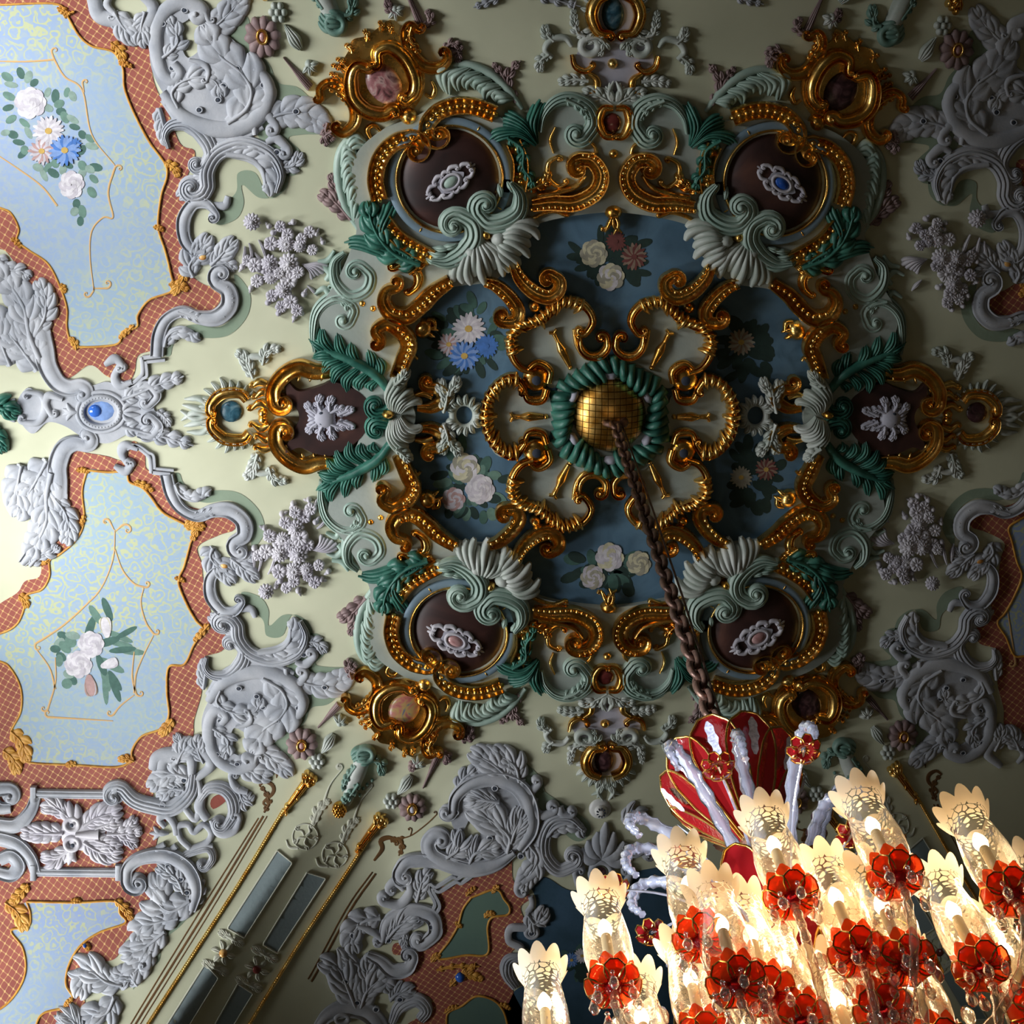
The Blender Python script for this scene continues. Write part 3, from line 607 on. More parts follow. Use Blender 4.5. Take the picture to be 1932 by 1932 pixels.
# ================================================================== GREY PAINTED SCROLLWORK ROUND THE PANELS
def grisaille(label, at, mbs, quads, group='grey scrollwork round the vault panels', holes=(), shade=None):
    pr = []
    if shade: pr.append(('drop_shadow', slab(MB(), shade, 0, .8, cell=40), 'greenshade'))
    for nm, m_ in mbs: pr.append((nm, m_, 'greygrisaille'))
    if holes:
        e = MB()
        for (x, y, r) in holes: dome(e, (x, y), r, r*.85, 1.0, 8.5+r*.2, seg=10, rings=2)
        k = MB()
        for (x, y, r) in holes: ring(k, (x, y), r*1.35, r*1.25, r*.42, 4.5, 6)
        pr.append(('eye_rim', k, 'greygrisaille')); pr.append(('eye', e, 'eyehole'))
    thing('scroll_ornament', label, 'ornament', pr, at, group, quads)
def HH(reg, s, r=4.2):
    return [(p[0], p[1], r) for p in S(reg, s)]
# oval cartouche
ov = slab(MB(), S('A', '830 60, 785 200, 790 350, 850 480, 950 600, 1080 680, 1230 690, 1370 640, 1430 540, 1400 430, 1300 330, 1220 210, 1080 130, 1040 160, 1060 210, 1040 260, 980 300, 950 250, 930 180, 940 130, 990 90, 960 20, 880 10'), 0, 5)
rib = MB(); scroll(rib, S('A', '905 330, 940 380, 900 420, 850 380, 820 280, 815 160, 860 60, 950 10, 1040 40'), [9, 15, 15], 9, c1=(16, .9, 1), prof='round', z0=3)
scroll(rib, S('A', '850 480, 950 600, 1090 665, 1240 665, 1350 600, 1400 500, 1390 420, 1330 350'), [9, 17, 17, 9], 10, prof='round', z0=3)
scroll(rib, S('A', '845 520, 950 650, 1090 720, 1250 720, 1370 660'), [5, 8, 8, 5], 5, prof='round', z0=1)
lf = MB(); acanthus(lf, S('A', '1190 640, 1290 560, 1310 460, 1250 370, 1150 290, 1100 200, 1060 130'), 58, 8, h=8, z0=5, stem=4); acanthus(lf, S('A', '930 560, 900 480, 960 420, 1060 400, 1130 430, 1160 520'), 34, 6, h=7, z0=5); acanthus(lf, S('A', '850 300, 900 260, 930 210, 900 130, 860 90'), 26, 5, h=6, z0=5)
scroll(lf, S('A', '990 310, 1060 330, 1090 370, 1080 420'), [3, 7, 4], 7, c1=(6, 1, 1), prof='round', z0=6); scroll(lf, S('A', '1010 70, 1060 60, 1090 110'), [4, 8, 4], 7, c1=(8, 1, -1), prof='round', z0=5)
up = MB(); acanthus(up, S('A', '1390 620, 1480 590, 1580 590, 1690 650'), 44, 6, h=7, z0=2); scroll(up, S('A', '1330 700, 1330 640, 1390 600, 1440 650'), [5, 11, 8], 8, c1=(14, 1.2, 1), prof='round', z0=3); scroll(up, S('A', '1390 740, 1440 720, 1500 770'), [6, 10, 8], 8, c1=(13, 1.2, 1), prof='round', z0=3)
acanthus(up, S('A', '1460 870, 1530 860, 1560 800'), 20, 4, h=6, z0=2); acanthus(up, S('A', '1040 180, 1130 130, 1230 30, 1260 -30'), 40, 6, h=7, z0=2)
EY = HH('A', '965 52, 1092 230, 902 352, 1022 398, 945 430, 1238 355, 1375 440, 1168 445, 1140 518, 1042 570, 852 122, 1545 578, 1445 790')
grisaille('grey oval scroll cartouche with dark eyelets beside the gold corner cartouche at the @', S('A', '1080 400')[0], [('oval_field', ov), ('moulding', rib), ('leafage', lf), ('side_leaf', up)], Q4, holes=EY,
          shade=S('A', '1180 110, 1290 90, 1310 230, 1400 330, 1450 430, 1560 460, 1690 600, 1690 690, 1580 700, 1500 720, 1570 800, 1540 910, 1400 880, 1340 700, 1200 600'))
# top curls above the oval
m = MB(); scroll(m, S('A', '700 -60, 800 40, 740 150, 620 110, 520 80, 490 -10'), [8, 16, 14], 9, prof='round', z0=2); acanthus(m, S('A', '600 60, 640 130, 700 200'), 34, 5, h=8, z0=4); acanthus(m, S('A', '760 60, 740 150, 760 220'), 30, 5, h=8, z0=4); scroll(m, S('A', '590 -40, 560 20, 600 70'), [5, 8, 5], 7, c1=(10, 1, 1), z0=4, prof='round')
grisaille('short grey scroll with folded leaves above the oval cartouche at the @', S('A', '640 90')[0], [('scroll', m)], Q4)
# C below the oval, big curl
m = MB(); scroll(m, S('A', '880 770, 860 700, 900 650, 990 650, 1070 720, 1100 800, 1060 870'), [4, 13, 17, 12], 10, c1=(15, 1.1, 1), prof='flute', z0=2); acanthus(m, S('A', '830 560, 850 640, 870 740'), 26, 5, (1,), h=6, z0=2)
grisaille('grey C-shaped scroll between red lattice and oval cartouche at the @', S('A', '990 760')[0], [('scroll', m)], Q4)
m = MB(); scroll(m, S('A', '1440 1000, 1460 900, 1400 800, 1270 750, 1140 790, 1080 880, 1080 970'), [6, 16, 18, 16], 11, c1=(29, 1.35, 1), prof='flute', z0=2)
a_ = MB(); acanthus(a_, S('A', '1180 800, 1300 820, 1370 880, 1390 1000'), 42, 6, (-1,), h=9, z0=4, stem=5); acanthus(a_, S('A', '1070 920, 1010 960, 940 1020'), 24, 5, h=6, z0=2); scroll(a_, S('A', '1100 1060, 1170 1070, 1190 1020'), [4, 9, 6], 6, prof='round', z0=2)
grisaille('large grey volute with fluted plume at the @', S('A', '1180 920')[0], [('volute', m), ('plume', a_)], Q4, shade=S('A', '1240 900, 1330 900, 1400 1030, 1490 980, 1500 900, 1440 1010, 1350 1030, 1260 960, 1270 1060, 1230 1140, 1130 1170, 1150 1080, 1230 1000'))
# C scroll, gem piece
m = MB(); scroll(m, S('A', '1130 1110, 1080 1060, 1010 1060, 960 1140, 965 1240, 1010 1300, 1070 1310'), [6, 12, 14, 12, 8], 9, c0=(11, 1.1, 1), prof='ridge', z0=2)
grisaille('open grey C-scroll between volute and jewelled clasp at the @', S('A', '1000 1180')[0], [('scroll', m)], Q4)
m = MB(); acanthus(m, S('A', '1010 1440, 990 1380, 1040 1310, 1080 1240'), 34, 6, h=8, z0=2); acanthus(m, S('A', '1100 1380, 1150 1330, 1210 1260'), 30, 5, h=8, z0=2); acanthus(m, S('A', '1130 1370, 1190 1370, 1220 1400'), 16, 4, h=6, z0=2); dome(m, S('A', '1060 1338')[0], 20, 16, 7, 2)
g = dome(MB(), S('A', '1060 1336')[0], 8, 6, 5, 8)
for q in Q4: pass
thing('scroll_ornament', 'grey leafy clasp set with a small amber gem at the @', 'ornament', [('leafage', m, 'greygrisaille'), ('amber_gem', g, 'gemamber')], S('A', '1060 1340')[0], 'grey scrollwork round the vault panels', Q4)
# big C with flutes
m = MB(); scroll(m, S('A', '1130 1470, 1190 1510, 1195 1590, 1130 1650, 1040 1650, 950 1620, 870 1660, 830 1740, 820 1850'), [13, 17, 17, 12, 11, 13, 13], 10, c0=(19, 1.2, 1), prof='ridge', z0=2)
beads(m, S('A', '1185 1490, 1215 1560, 1170 1640'), 2, 7, 3, 9, 2)
a_ = MB(); acanthus(a_, S('A', '860 1800, 880 1740, 950 1710, 1040 1750'), 30, 6, (1,), h=8, z0=3); acanthus(a_, S('A', '930 1620, 1000 1640, 1080 1660'), 14, 4, h=7, z0=5)
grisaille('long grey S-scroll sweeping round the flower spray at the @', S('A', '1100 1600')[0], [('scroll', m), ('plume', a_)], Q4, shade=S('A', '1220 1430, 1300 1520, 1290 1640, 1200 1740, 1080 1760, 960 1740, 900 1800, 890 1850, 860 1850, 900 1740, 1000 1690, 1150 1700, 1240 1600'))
m = MB()
for dx, w_ in ((0, 4), (22, 3)): sweep(m, [S('A', f'{840+dx} {1850+dx}')[0], S('A', f'{745+dx} {1860+dx}')[0]], w_, 5, 'flat', 2); sweep(m, [S('A', f'{740+dx} {1856+dx}')[0], S('A', f'{745+dx} {1932+dx}')[0], S('D', f'{725+dx} 310')[0], S('D', f'{670+dx} 350')[0], S('D', f'{610+dx} 330')[0]], w_, 5, 'flat', 2)
scroll(m, S('D', '690 330, 630 350, 600 310, 620 250'), [5, 10, 6], 7, c1=(9, 1, 1), prof='round', z0=2); scroll(m, S('D', '550 240, 600 210, 640 240'), [5, 10, 6], 7, c1=(9, 1, 1), prof='round', z0=3)
grisaille('grey stepped bracket moulding near the blue jewelled crossing at the @', S('D', '740 200')[0], [('moulding', m)], ((0, 0), (0, 1), (1, 0), (1, 1)))
# inner flank, left of the panels
m = MB(); scroll(m, S('A', '-60 1340, 80 1480, 180 1640, 230 1800, 250 1900')+S('D', '300 330, 360 360, 420 350'), [8, 16, 22, 20, 18, 14], 9, c1=(17, 1.2, 1), prof='ridge', z0=1)
a_ = MB(); acanthus(a_, S('A', '210 1860, 160 1740, 130 1600, 60 1480, -20 1380'), 46, 8, h=9, z0=3, stem=5); acanthus(a_, S('A', '200 1720, 240 1640, 240 1540, 200 1460'), 30, 6, h=8, z0=3); acanthus(a_, S('A', '60 1900, 20 1800, -20 1650'), 44, 5, h=8, z0=3); acanthus(a_, S('A', '-20 1330, 60 1400, 120 1410, 160 1450'), 22, 5, h=7, z0=3)
acanthus(a_, S('D', '200 270, 120 160, 40 60, -30 -40'), 44, 6, h=8, z0=3)
thing('scroll_ornament', 'thick pale grey acanthus scroll hugging the left frame edge, @ of the blue jewel', 'ornament', [('scroll', m, 'greygrisaille'), ('leafage', a_, 'greygrisaille')], S('A', '150 1700')[0], 'grey scrollwork round the vault panels', ((0, 0), (0, 1)), qn={(0, 0): 'above', (0, 1): 'below'})
# crossing with blue gem
pl = slab(MB(), S('D', '90 440, 150 360, 250 420, 330 330, 470 350, 560 330, 680 370, 760 350, 820 420, 800 470, 850 520, 800 570, 760 640, 680 600, 560 650, 440 620, 340 560, 250 540, 170 600, 100 520, 130 480'), 0, 4)
fr = ring(MB(), S('D', '530 485')[0], 36, 28, 6, 8, 3); ring(fr, S('D', '530 485')[0], 46, 38, 4, 5, 3); beads(fr, oval(S('D', '530 485')[0], 36, 28, 0, 30), 2.2, 6, 3, 9)
lv = MB(); acanthus(lv, S('D', '640 420, 740 380, 830 340, 960 300'), 26, 7, h=8, z0=3); acanthus(lv, S('D', '640 560, 760 590, 880 620, 1010 660'), 26, 7, h=8, z0=3)
scroll(lv, S('D', '700 370, 780 350, 820 400, 780 450'), [5, 11, 8], 8, c1=(10, 1, 1), z0=4, prof='ridge'); scroll(lv, S('D', '720 600, 790 610, 830 560, 790 510'), [5, 11, 8], 8, c1=(10, 1, -1), z0=4, prof='ridge')
scroll(lv, S('D', '330 420, 260 400, 240 440, 270 500'), [4, 9, 5], 7, c1=(8, 1, -1), z0=4, prof='round'); scroll(lv, S('D', '150 380, 220 400, 240 470, 200 540, 120 540'), [4, 9, 5], 7, c0=(9, 1.1, -1), c1=(9, 1.1, 1), z0=3, prof='round')
fan(lv, S('D', '640 485')[0], S('D', '700 440, 730 470, 730 500, 700 530'), 5, 6, 4); fan(lv, S('D', '410 485')[0], S('D', '350 440, 330 470, 330 500, 350 530'), 5, 6, 4); fan(lv, S('D', '60 480')[0], S('D', '80 420, 120 440, 130 480, 120 520, 80 540'), 6, 6, 1)
acanthus(lv, S('D', '820 480, 860 510, 880 560'), 14, 4, h=6, z0=3)
gm_ = dome(MB(), S('D', '497 480')[0], 13, 12, 6, 5); gp = dome(MB(), S('D', '530 482')[0], 26, 20, 3, 3)
thing('scroll_ornament', 'pale grey painted crossing with a round blue jewel between the two large panels', 'ornament', [('plate', pl, 'greygrisaille'), ('jewel_frame', fr, 'greygrisaille', [('jewel_ground', gp, 'petallblue'), ('blue_jewel', gm_, 'gemblue')]), ('leafage', lv, 'greygrisaille')], S('D', '530 485')[0])
m = MB(); acanthus(m, S('D', '-60 470, 0 450, 80 490'), 30, 4, h=14, z0=4); acanthus(m, S('D', '-60 560, -20 600, 20 680'), 24, 4, h=12, z0=4)
thing('leaf_ornament', 'green acanthus leaf tip poking in at the left frame edge', 'leaf', [('leaf', m, 'teal')], S('D', '0 480')[0])
# lower left flank, down to the corner band
m = MB(); scroll(m, S('G', '1000 620, 990 540, 900 520, 820 540, 800 600'), [8, 12, 13, 10], 9, prof='round', z0=2); scroll(m, S('G', '1010 620, 990 720, 900 800, 790 790, 700 760, 640 700'), [12, 16, 16, 14], 10, c1=(22, 1.2, -1), prof='flute', z0=2)
a_ = MB(); acanthus(a_, S('G', '980 640, 900 620, 840 650, 790 690'), 30, 6, h=7, z0=4); acanthus(a_, S('G', '960 700, 900 700, 840 740'), 24, 5, h=7, z0=4); acanthus(a_, S('G', '960 500, 950 470, 920 430'), 16, 4, h=6, z0=3); acanthus(a_, S('G', '900 500, 930 480, 1000 450'), 14, 4, h=6, z0=3)
grisaille('round grey scroll with pierced leaf left of the corner ribs', S('G', '900 650')[0], [('scroll', m), ('leafage', a_)], ((0, 0),), holes=HH('G', '850 780, 962 652, 920 695', 4))
m = MB(); scroll(m, S('G', '1030 640, 1050 760, 1020 860, 960 800'), [5, 8, 6], 7, prof='round', z0=2); scroll(m, S('G', '1040 760, 1090 700, 1160 700, 1210 750, 1220 830, 1180 900'), [7, 13, 14, 9], 9, c1=(17, 1.2, 1), prof='flute', z0=2); scroll(m, S('G', '1060 720, 1040 800, 1080 860'), [7, 11, 8], 8, prof='round', z0=2)
scroll(m, S('G', '1200 640, 1230 700, 1290 720'), [5, 9, 5], 7, c0=(10, 1, 1), prof='round', z0=2); scroll(m, S('G', '1100 860, 1140 930, 1220 920, 1250 860'), [5, 10, 6], 8, c1=(12, 1.1, -1), prof='round', z0=2); acanthus(m, S('G', '1200 560, 1290 600, 1400 640'), 30, 5, h=7, z0=2); acanthus(m, S('G', '1240 690, 1270 770, 1310 740'), 20, 4, h=6, z0=2)
acanthus(m, S('G', '1230 330, 1320 420, 1360 560'), 30, 5, (-1,), h=7, z0=2)
rp = slab(MB(), S('G', '1110 750, 1150 735, 1180 760, 1150 790, 1110 810, 1095 780'), 0, 2.5, cell=20)
thing('scroll_ornament', 'grey scroll wound round a small red eye beside the corner ribs', 'ornament', [('scroll', m, 'greygrisaille'), ('red_eye', rp, 'darkred')], S('G', '1140 780')[0], 'grey scrollwork round the vault panels')
m = MB(); scroll(m, S('G', '860 900, 830 860, 870 840, 910 890, 920 940'), [5, 8, 6], 7, prof='round', z0=2); scroll(m, S('G', '860 990, 820 1020, 870 1040, 920 1000'), [5, 8, 6], 7, prof='round', z0=2)
sweep(m, S('G', '990 1010, 940 960, 930 900, 980 890, 1010 930, 1060 890, 1100 930, 1080 980, 990 1020'), [6], 6, 'round', 2); scroll(m, S('G', '930 1080, 980 1040, 1080 1010, 1110 1060, 1080 1110'), [6, 9, 7], 8, c1=(12, 1.2, 1), prof='flute', z0=2)
scroll(m, S('G', '1000 1040, 1060 1000, 1110 1000'), [4, 7, 4], 6, prof='round', z0=2); fan(m, S('G', '880 935')[0], S('G', '800 900, 780 935, 800 970'), 5, 6, 2)
grisaille('grey heart-shaped strapwork facing the mask panel', S('G', '980 950')[0], [('strapwork', m)], ((0, 0),))
m = MB(); scroll(m, S('G', '1000 1330, 1020 1220, 970 1110, 860 1050, 740 1060, 670 1110, 660 1180'), [8, 16, 17, 13, 11], 10, c1=(22, 1.25, -1), prof='ridge', z0=2)
a_ = MB(); acanthus(a_, S('G', '990 1280, 900 1330, 830 1290, 830 1200, 800 1180'), 44, 7, h=8, z0=3); acanthus(a_, S('G', '960 1240, 920 1160, 850 1120, 820 1110'), 24, 5, h=7, z0=4); acanthus(a_, S('G', '990 1350, 1050 1250, 1050 1160'), 14, 4, h=6, z0=2)
grisaille('grey C-scroll with curled leaf under the mask panel', S('G', '900 1200')[0], [('scroll', m), ('leafage', a_)], ((0, 0),), holes=HH('G', '880 1100, 945 1165, 978 1235', 4))
m = MB(); acanthus(m, S('G', '930 1370, 830 1390, 740 1420, 720 1500'), 34, 7, h=8, z0=2); acanthus(m, S('G', '860 1440, 760 1520, 660 1560'), 40, 7, h=8, z0=2); acanthus(m, S('G', '790 1540, 700 1650, 600 1680'), 36, 6, h=8, z0=2); scroll(m, S('G', '700 1560, 770 1560, 780 1610'), [6, 10, 7], 8, c1=(12, 1.1, 1), prof='round', z0=3)
grisaille('chain of grey leaf curls running down beside the corner ribs, upper length', S('G', '780 1500')[0], [('leafage', m)], ((0, 0),), shade=S('G', '940 1380, 980 1370, 930 1430, 850 1500, 830 1600, 790 1640, 720 1720, 690 1750, 760 1600, 850 1450'))
m = MB(); acanthus(m, S('G', '640 1720, 560 1700, 470 1650, 420 1760'), 46, 8, h=9, z0=2); acanthus(m, S('G', '600 1780, 560 1860, 490 1880, 480 1950'), 40, 7, h=9, z0=2); acanthus(m, S('G', '720 1720, 680 1680, 640 1720'), 24, 5, h=8, z0=2); acanthus(m, S('G', '430 1960, 380 1900, 340 1900'), 36, 6, h=9, z0=2)
grisaille('chain of grey leaf curls running down beside the corner ribs, lowest length', S('G', '560 1780')[0], [('leafage', m)], ((0, 0),))
# mask panel
m = MB()
for y0, y1 in ((-6, 712), (0, 1130)):
    pass
for yy in (725, 1132):
    x1 = 600 if yy < 900 else 620; x0 = 180
    for dy, w_, h_ in ((-14, 3, 6), (0, 5, 8), (16, 3, 6)): sweep(m, S('G', f'{x0} {yy+dy} {(x0+x1)/2} {yy+dy+4} {x1} {yy+dy+6}'), w_, h_, 'round', 2)
    for xx in (x0-2, x1): sweep(m, S('G', f'{xx} {yy-38} {xx} {yy+40}'), 6, 9, 'flat', 2)
sc = MB(); scroll(sc, S('G', '190 740, 160 820, 90 890, 0 890, -60 880'), [10, 14, 14], 8, prof='ridge', z0=2); scroll(sc, S('G', '60 800, 0 800, -40 760, -20 710, 50 700'), [10, 14, 12], 8, c1=(16, 1, 1), prof='ridge', z0=2)
scroll(sc, S('G', '190 1140, 160 1060, 90 990, 0 960, -60 960'), [10, 14, 14], 8, prof='ridge', z0=2); scroll(sc, S('G', '-30 1130, 60 1150, 100 1100, 60 1050, 0 1070'), [10, 14, 12], 8, prof='ridge', z0=2)
thing('scroll_ornament', 'pair of straight grey mouldings with volutes framing the grotesque mask', 'ornament', [('moulding', m, 'greygrisaille'), ('volute', sc, 'greygrisaille')], S('G', '400 730')[0], 'grey scrollwork round the vault panels')
mk = MB(); dome(mk, S('G', '430 930')[0], 44, 36, 10, 1); 
for sg in (1, -1):
    c = lambda x, y: f'{x} {930+sg*(y)}'
    ring(mk, S('G', c(380, 50))[0], 13, 12, 5, 8, 6); acanthus(mk, S('G', c(440, 40)+' '+c(520, 90)+' '+c(610, 110)), 34, 6, h=8, z0=5); acanthus(mk, S('G', c(360, 90)+' '+c(300, 130)+' '+c(250, 130)), 30, 5, h=8, z0=3)
    acanthus(mk, S('G', c(500, 30)+' '+c(560, 50)+' '+c(620, 70)), 22, 5, h=8, z0=5); fan(mk, S('G', c(380, 60))[0], S('G', c(330, 150)+' '+c(360, 165)+' '+c(400, 150)), 8, 8, 4); acanthus(mk, S('G', c(620, 10)+' '+c(680, 40)+' '+c(700, 70)), 18, 4, h=7, z0=3)
acanthus(mk, S('G', '330 930, 260 930, 200 930, 130 930'), 30, 6, h=8, z0=3); acanthus(mk, S('G', '560 930, 640 930, 740 920'), 20, 5, h=8, z0=4); sweep(mk, S('G', '400 930, 470 930, 520 930'), [4, 7, 10], 8, 'round', 9)
ey = MB(); [dome(ey, S('G', f'{x} {y}')[0], 4, 4, 1.2, 13, seg=8, rings=2) for x, y in ((380, 880), (385, 985))]
thing('mask_ornament', 'pale grey grotesque mask with leafy beard on red lattice between two straight mouldings', 'mask', [('face', mk, 'whitestucco'), ('eye', ey, 'eyehole')], S('G', '430 930')[0])
# bottom side scrolls
def J(s): return S('J', s)
m = MB(); scroll(m, J('1220 640, 1290 520, 1280 370, 1210 260, 1080 215, 940 240, 840 320, 820 420'), [9, 16, 17, 15, 13, 10], 11, c1=(14, 1, 1), prof='ridge', z0=3)
ov = slab(MB(), J('830 300, 960 200, 1120 190, 1250 270, 1310 420, 1290 560, 1200 660, 1050 700, 960 620, 1000 520, 940 440, 860 560, 800 440'), 0, 4)
a_ = MB(); acanthus(a_, J('1150 660, 1160 560, 1060 470, 980 430'), 60, 7, h=9, z0=4); acanthus(a_, J('1170 600, 1200 520, 1240 440'), 40, 6, h=9, z0=4); acanthus(a_, J('1180 260, 1120 170, 1040 110, 960 70'), 44, 7, h=9, z0=3); acanthus(a_, J('1220 230, 1200 140, 1120 80, 1060 60'), 34, 6, h=9, z0=3); acanthus(a_, J('840 280, 900 200, 1000 160'), 22, 5, h=7, z0=2); acanthus(a_, J('1100 350, 1000 340, 940 350'), 36, 6, h=9, z0=5)
grisaille('large shaded grey C-scroll crowned by a leaf plume, below the small oval cartouche', J('1050 400')[0], [('field', ov), ('moulding', m), ('leafage', a_)], ((0, 0),), holes=[(p[0], p[1], 4) for p in J('1075 268, 838 415, 1045 572, 1210 548, 995 390, 1115 395, 1140 450, 915 672, 1075 640, 775 710')],
          shade=J('1170 70, 1270 130, 1370 240, 1380 300, 1500 380, 1640 480, 1650 560, 1560 600, 1400 460, 1290 330, 1200 200'))
m = MB(); scroll(m, J('1190 660, 1080 730, 930 760, 800 730, 700 680, 670 610, 700 560'), [8, 15, 17, 17, 14], 10, c1=(17, 1.1, 1), prof='ridge', z0=3); a_ = MB(); acanthus(a_, J('780 690, 850 640, 850 580'), 36, 5, h=9, z0=5); acanthus(a_, J('920 720, 960 660, 1080 640'), 36, 6, h=9, z0=5)
grisaille('shaded grey curled scroll lying on top of the dark red lattice', J('850 700')[0], [('scroll', m), ('leafage', a_)], ((0, 0),))
m = MB()
for p_, c_ in (('1240 215 1240 260 1290 290 1340 250', (10, 1.1, -1)), ('1320 330 1300 390 1350 440 1430 420', (13, 1.1, -1)), ('1470 380 1480 430 1530 440', (10, 1.1, -1))): scroll(m, J(p_), [6, 10, 7], 9, c1=c_, prof='round', z0=3)
scroll(m, J('1600 520, 1520 460, 1420 480, 1370 580, 1380 690, 1460 770, 1560 740'), [8, 13, 15, 14, 12], 10, c1=(19, 1.25, -1), prof='flute', z0=3); acanthus(m, J('1390 560, 1450 500, 1560 480, 1620 550'), 30, 6, (1,), h=9, z0=5)
grisaille('shaded grey curls stepping down towards the smoke detector', J('1400 450')[0], [('scroll', m)], ((0, 0),))
m = MB(); acanthus(m, J('1280 610, 1330 690, 1280 800, 1230 880'), 34, 8, h=9, z0=3); scroll(m, J('1330 620, 1360 720, 1290 810, 1220 850'), [5, 9, 6], 8, c1=(16, 1.2, -1), prof='round', z0=4); sweep(m, J('1290 930, 1300 980, 1270 1030'), [5], 6, 'flat', 2); acanthus(m, J('1270 1030, 1320 1090, 1370 1020'), 26, 5, h=9, z0=3); ring(m, J('1298 1148')[0], 11, 9, 5, 7, 3)
sweep(m, J('1270 1120, 1170 1125, 1160 1200, 1230 1240, 1240 1300'), [7], 7, 'flat', 2); scroll(m, J('1240 1300, 1160 1320, 1150 1400, 1200 1480'), [7, 14, 9], 9, prof='flute', z0=2)
grisaille('shaded grey seahorse-like strip between red lattice and deep blue panel', J('1290 750')[0], [('strip', m)], ((0, 0),), holes=[(p[0], p[1], 4) for p in J('1232 680, 1328 722, 1298 1148')])
m = MB(); fan(m, J('1720 700')[0], J('1600 640, 1640 590, 1700 540, 1750 480, 1800 540, 1860 600, 1900 640'), 11, 10, 3, curve=.3); ring(m, J('1720 790')[0], 20, 22, 6, 9, 3); scroll(m, J('1560 790, 1600 870, 1660 880'), [6, 10, 6], 8, c0=(12, 1.1, 1), prof='round', z0=3); scroll(m, J('1900 790, 1860 870, 1790 880'), [6, 10, 6], 8, c0=(12, 1.1, -1), prof='round', z0=3); scroll(m, J('1850 620, 1920 660, 1990 640'), [6, 12, 7], 9, c1=(14, 1.1, 1), prof='flute', z0=3); acanthus(m, J('1850 480, 1900 440, 1960 450'), 30, 4, h=8, z0=2)
g = dome(MB(), J('1720 790')[0], 10, 12, 3, 4)
thing('scroll_ornament', 'shaded grey palmette over a dark oval gem, just under the smoke detector', 'ornament', [('palmette', m, 'greygrisaille'), ('dark_gem', g, 'jasperdark')], J('1720 700')[0])
m = MB(); 
for o in (0, 9): sweep(m, [(p[0]-o*.7, p[1]-o) for p in J('980 770, 870 850, 840 840, 740 900, 700 880')]+[(p[0]-o, p[1]-o*.4) for p in J('700 900, 740 990, 700 1060, 750 1130, 720 1190, 640 1230')], 3.2, 6, 'flat', 2)
scroll(m, J('900 750, 780 730, 650 710, 540 720, 490 780'), [8, 13, 14, 12], 9, c1=(15, 1.1, -1), prof='ridge', z0=2); scroll(m, J('540 800, 560 900, 500 980, 400 970'), [6, 10, 8], 9, c1=(12, 1.1, 1), prof='round', z0=2); scroll(m, J('520 890, 470 840, 430 870'), [5, 9, 7], 8, c1=(10, 1, -1), prof='round', z0=2); acanthus(m, J('600 960, 620 880, 640 820, 680 790'), 24, 5, h=8, z0=2)
grisaille('shaded grey stepped moulding with curls left of the green cut-out field', J('650 830')[0], [('moulding', m)], ((0, 0),))
m = MB(); scroll(m, J('390 1200, 430 1080, 560 1020, 690 1050, 710 1150, 640 1220'), [8, 14, 15, 12], 10, c1=(14, 1.1, 1), prof='ridge', z0=2); acanthus(m, J('420 1180, 500 1100, 580 1080'), 40, 6, h=9, z0=4); acanthus(m, J('380 1060, 280 1080, 210 1160, 220 1260'), 34, 6, h=8, z0=2); scroll(m, J('240 1100, 330 1140, 380 1180'), [5, 9, 6], 8, c1=(11, 1.1, 1), prof='round', z0=3); acanthus(m, J('540 1100, 520 1180, 530 1250'), 14, 5, h=7, z0=4)
grisaille('shaded grey scroll with pierced leaf, left border of the dark red lattice', J('550 1120')[0], [('scroll', m)], ((0, 0),), holes=[(p[0], p[1], 4) for p in J('600 1065, 520 1110, 430 1190, 690 1110, 215 1160')])
m = MB(); scroll(m, J('300 1280, 380 1320, 450 1380, 540 1370, 580 1310'), [6, 12, 14, 10], 9, c1=(14, 1.2, -1), prof='ridge', z0=2); acanthus(m, J('300 1500, 300 1400, 320 1300'), 26, 5, h=8, z0=2); acanthus(m, J('230 1600, 180 1480, 130 1370, 60 1340'), 50, 7, h=9, z0=2); acanthus(m, J('260 1600, 300 1500, 380 1440, 440 1480'), 36, 6, h=9, z0=2); acanthus(m, J('250 1380, 240 1340, 130 1330'), 24, 5, h=7, z0=2)
grisaille('shaded grey fan of pierced leaves at the bottom, left of the dark red lattice', J('250 1450')[0], [('leafage', m)], ((0, 0),), holes=[(p[0], p[1], 4) for p in J('170 1440, 240 1570, 355 1610, 500 1550')])
m = MB(); scroll(m, J('0 1720, 60 1650, 160 1610, 280 1620, 360 1690, 400 1780'), [9, 16, 18, 16], 10, prof='ridge', z0=2); scroll(m, J('450 1700, 500 1600, 600 1560, 660 1620, 620 1680'), [8, 14, 14, 10], 9, prof='flute', z0=2); acanthus(m, J('440 1560, 480 1520, 560 1500'), 26, 5, h=8, z0=2); ring(m, J('150 1665')[0], 12, 9, 5, 7, 6)
grisaille('shaded grey rounded scroll cut by the bottom frame edge', J('250 1680')[0], [('scroll', m)], ((0, 0),))
m = MB(); acanthus(m, [(985, -14), (1030, -4), (1095, 12)], 16, 5, h=8, z0=2); acanthus(m, [(960, -14), (930, 0), (893, 14)], 14, 4, h=8, z0=2)
grisaille('grey green leaf tips peeping over the top frame edge', (1000, 0), [('leafage', m)], ((0, 0),))
m = MB(); acanthus(m, [(1370, -14), (1400, -2), (1440, 8)], 14, 4, h=8, z0=2)
grisaille('small grey leaf tip at the top frame edge, right of the oval cartouche', (1400, 0), [('leafage', m)], ((0, 0),))
# ================================================================== CENTREPIECE, one quarter traced and mirrored
def B(s): return S('B', s)
def E(s): return S('E', s)
def K(s): return S('K', s)
PB = 16.0   # top of the pale plate
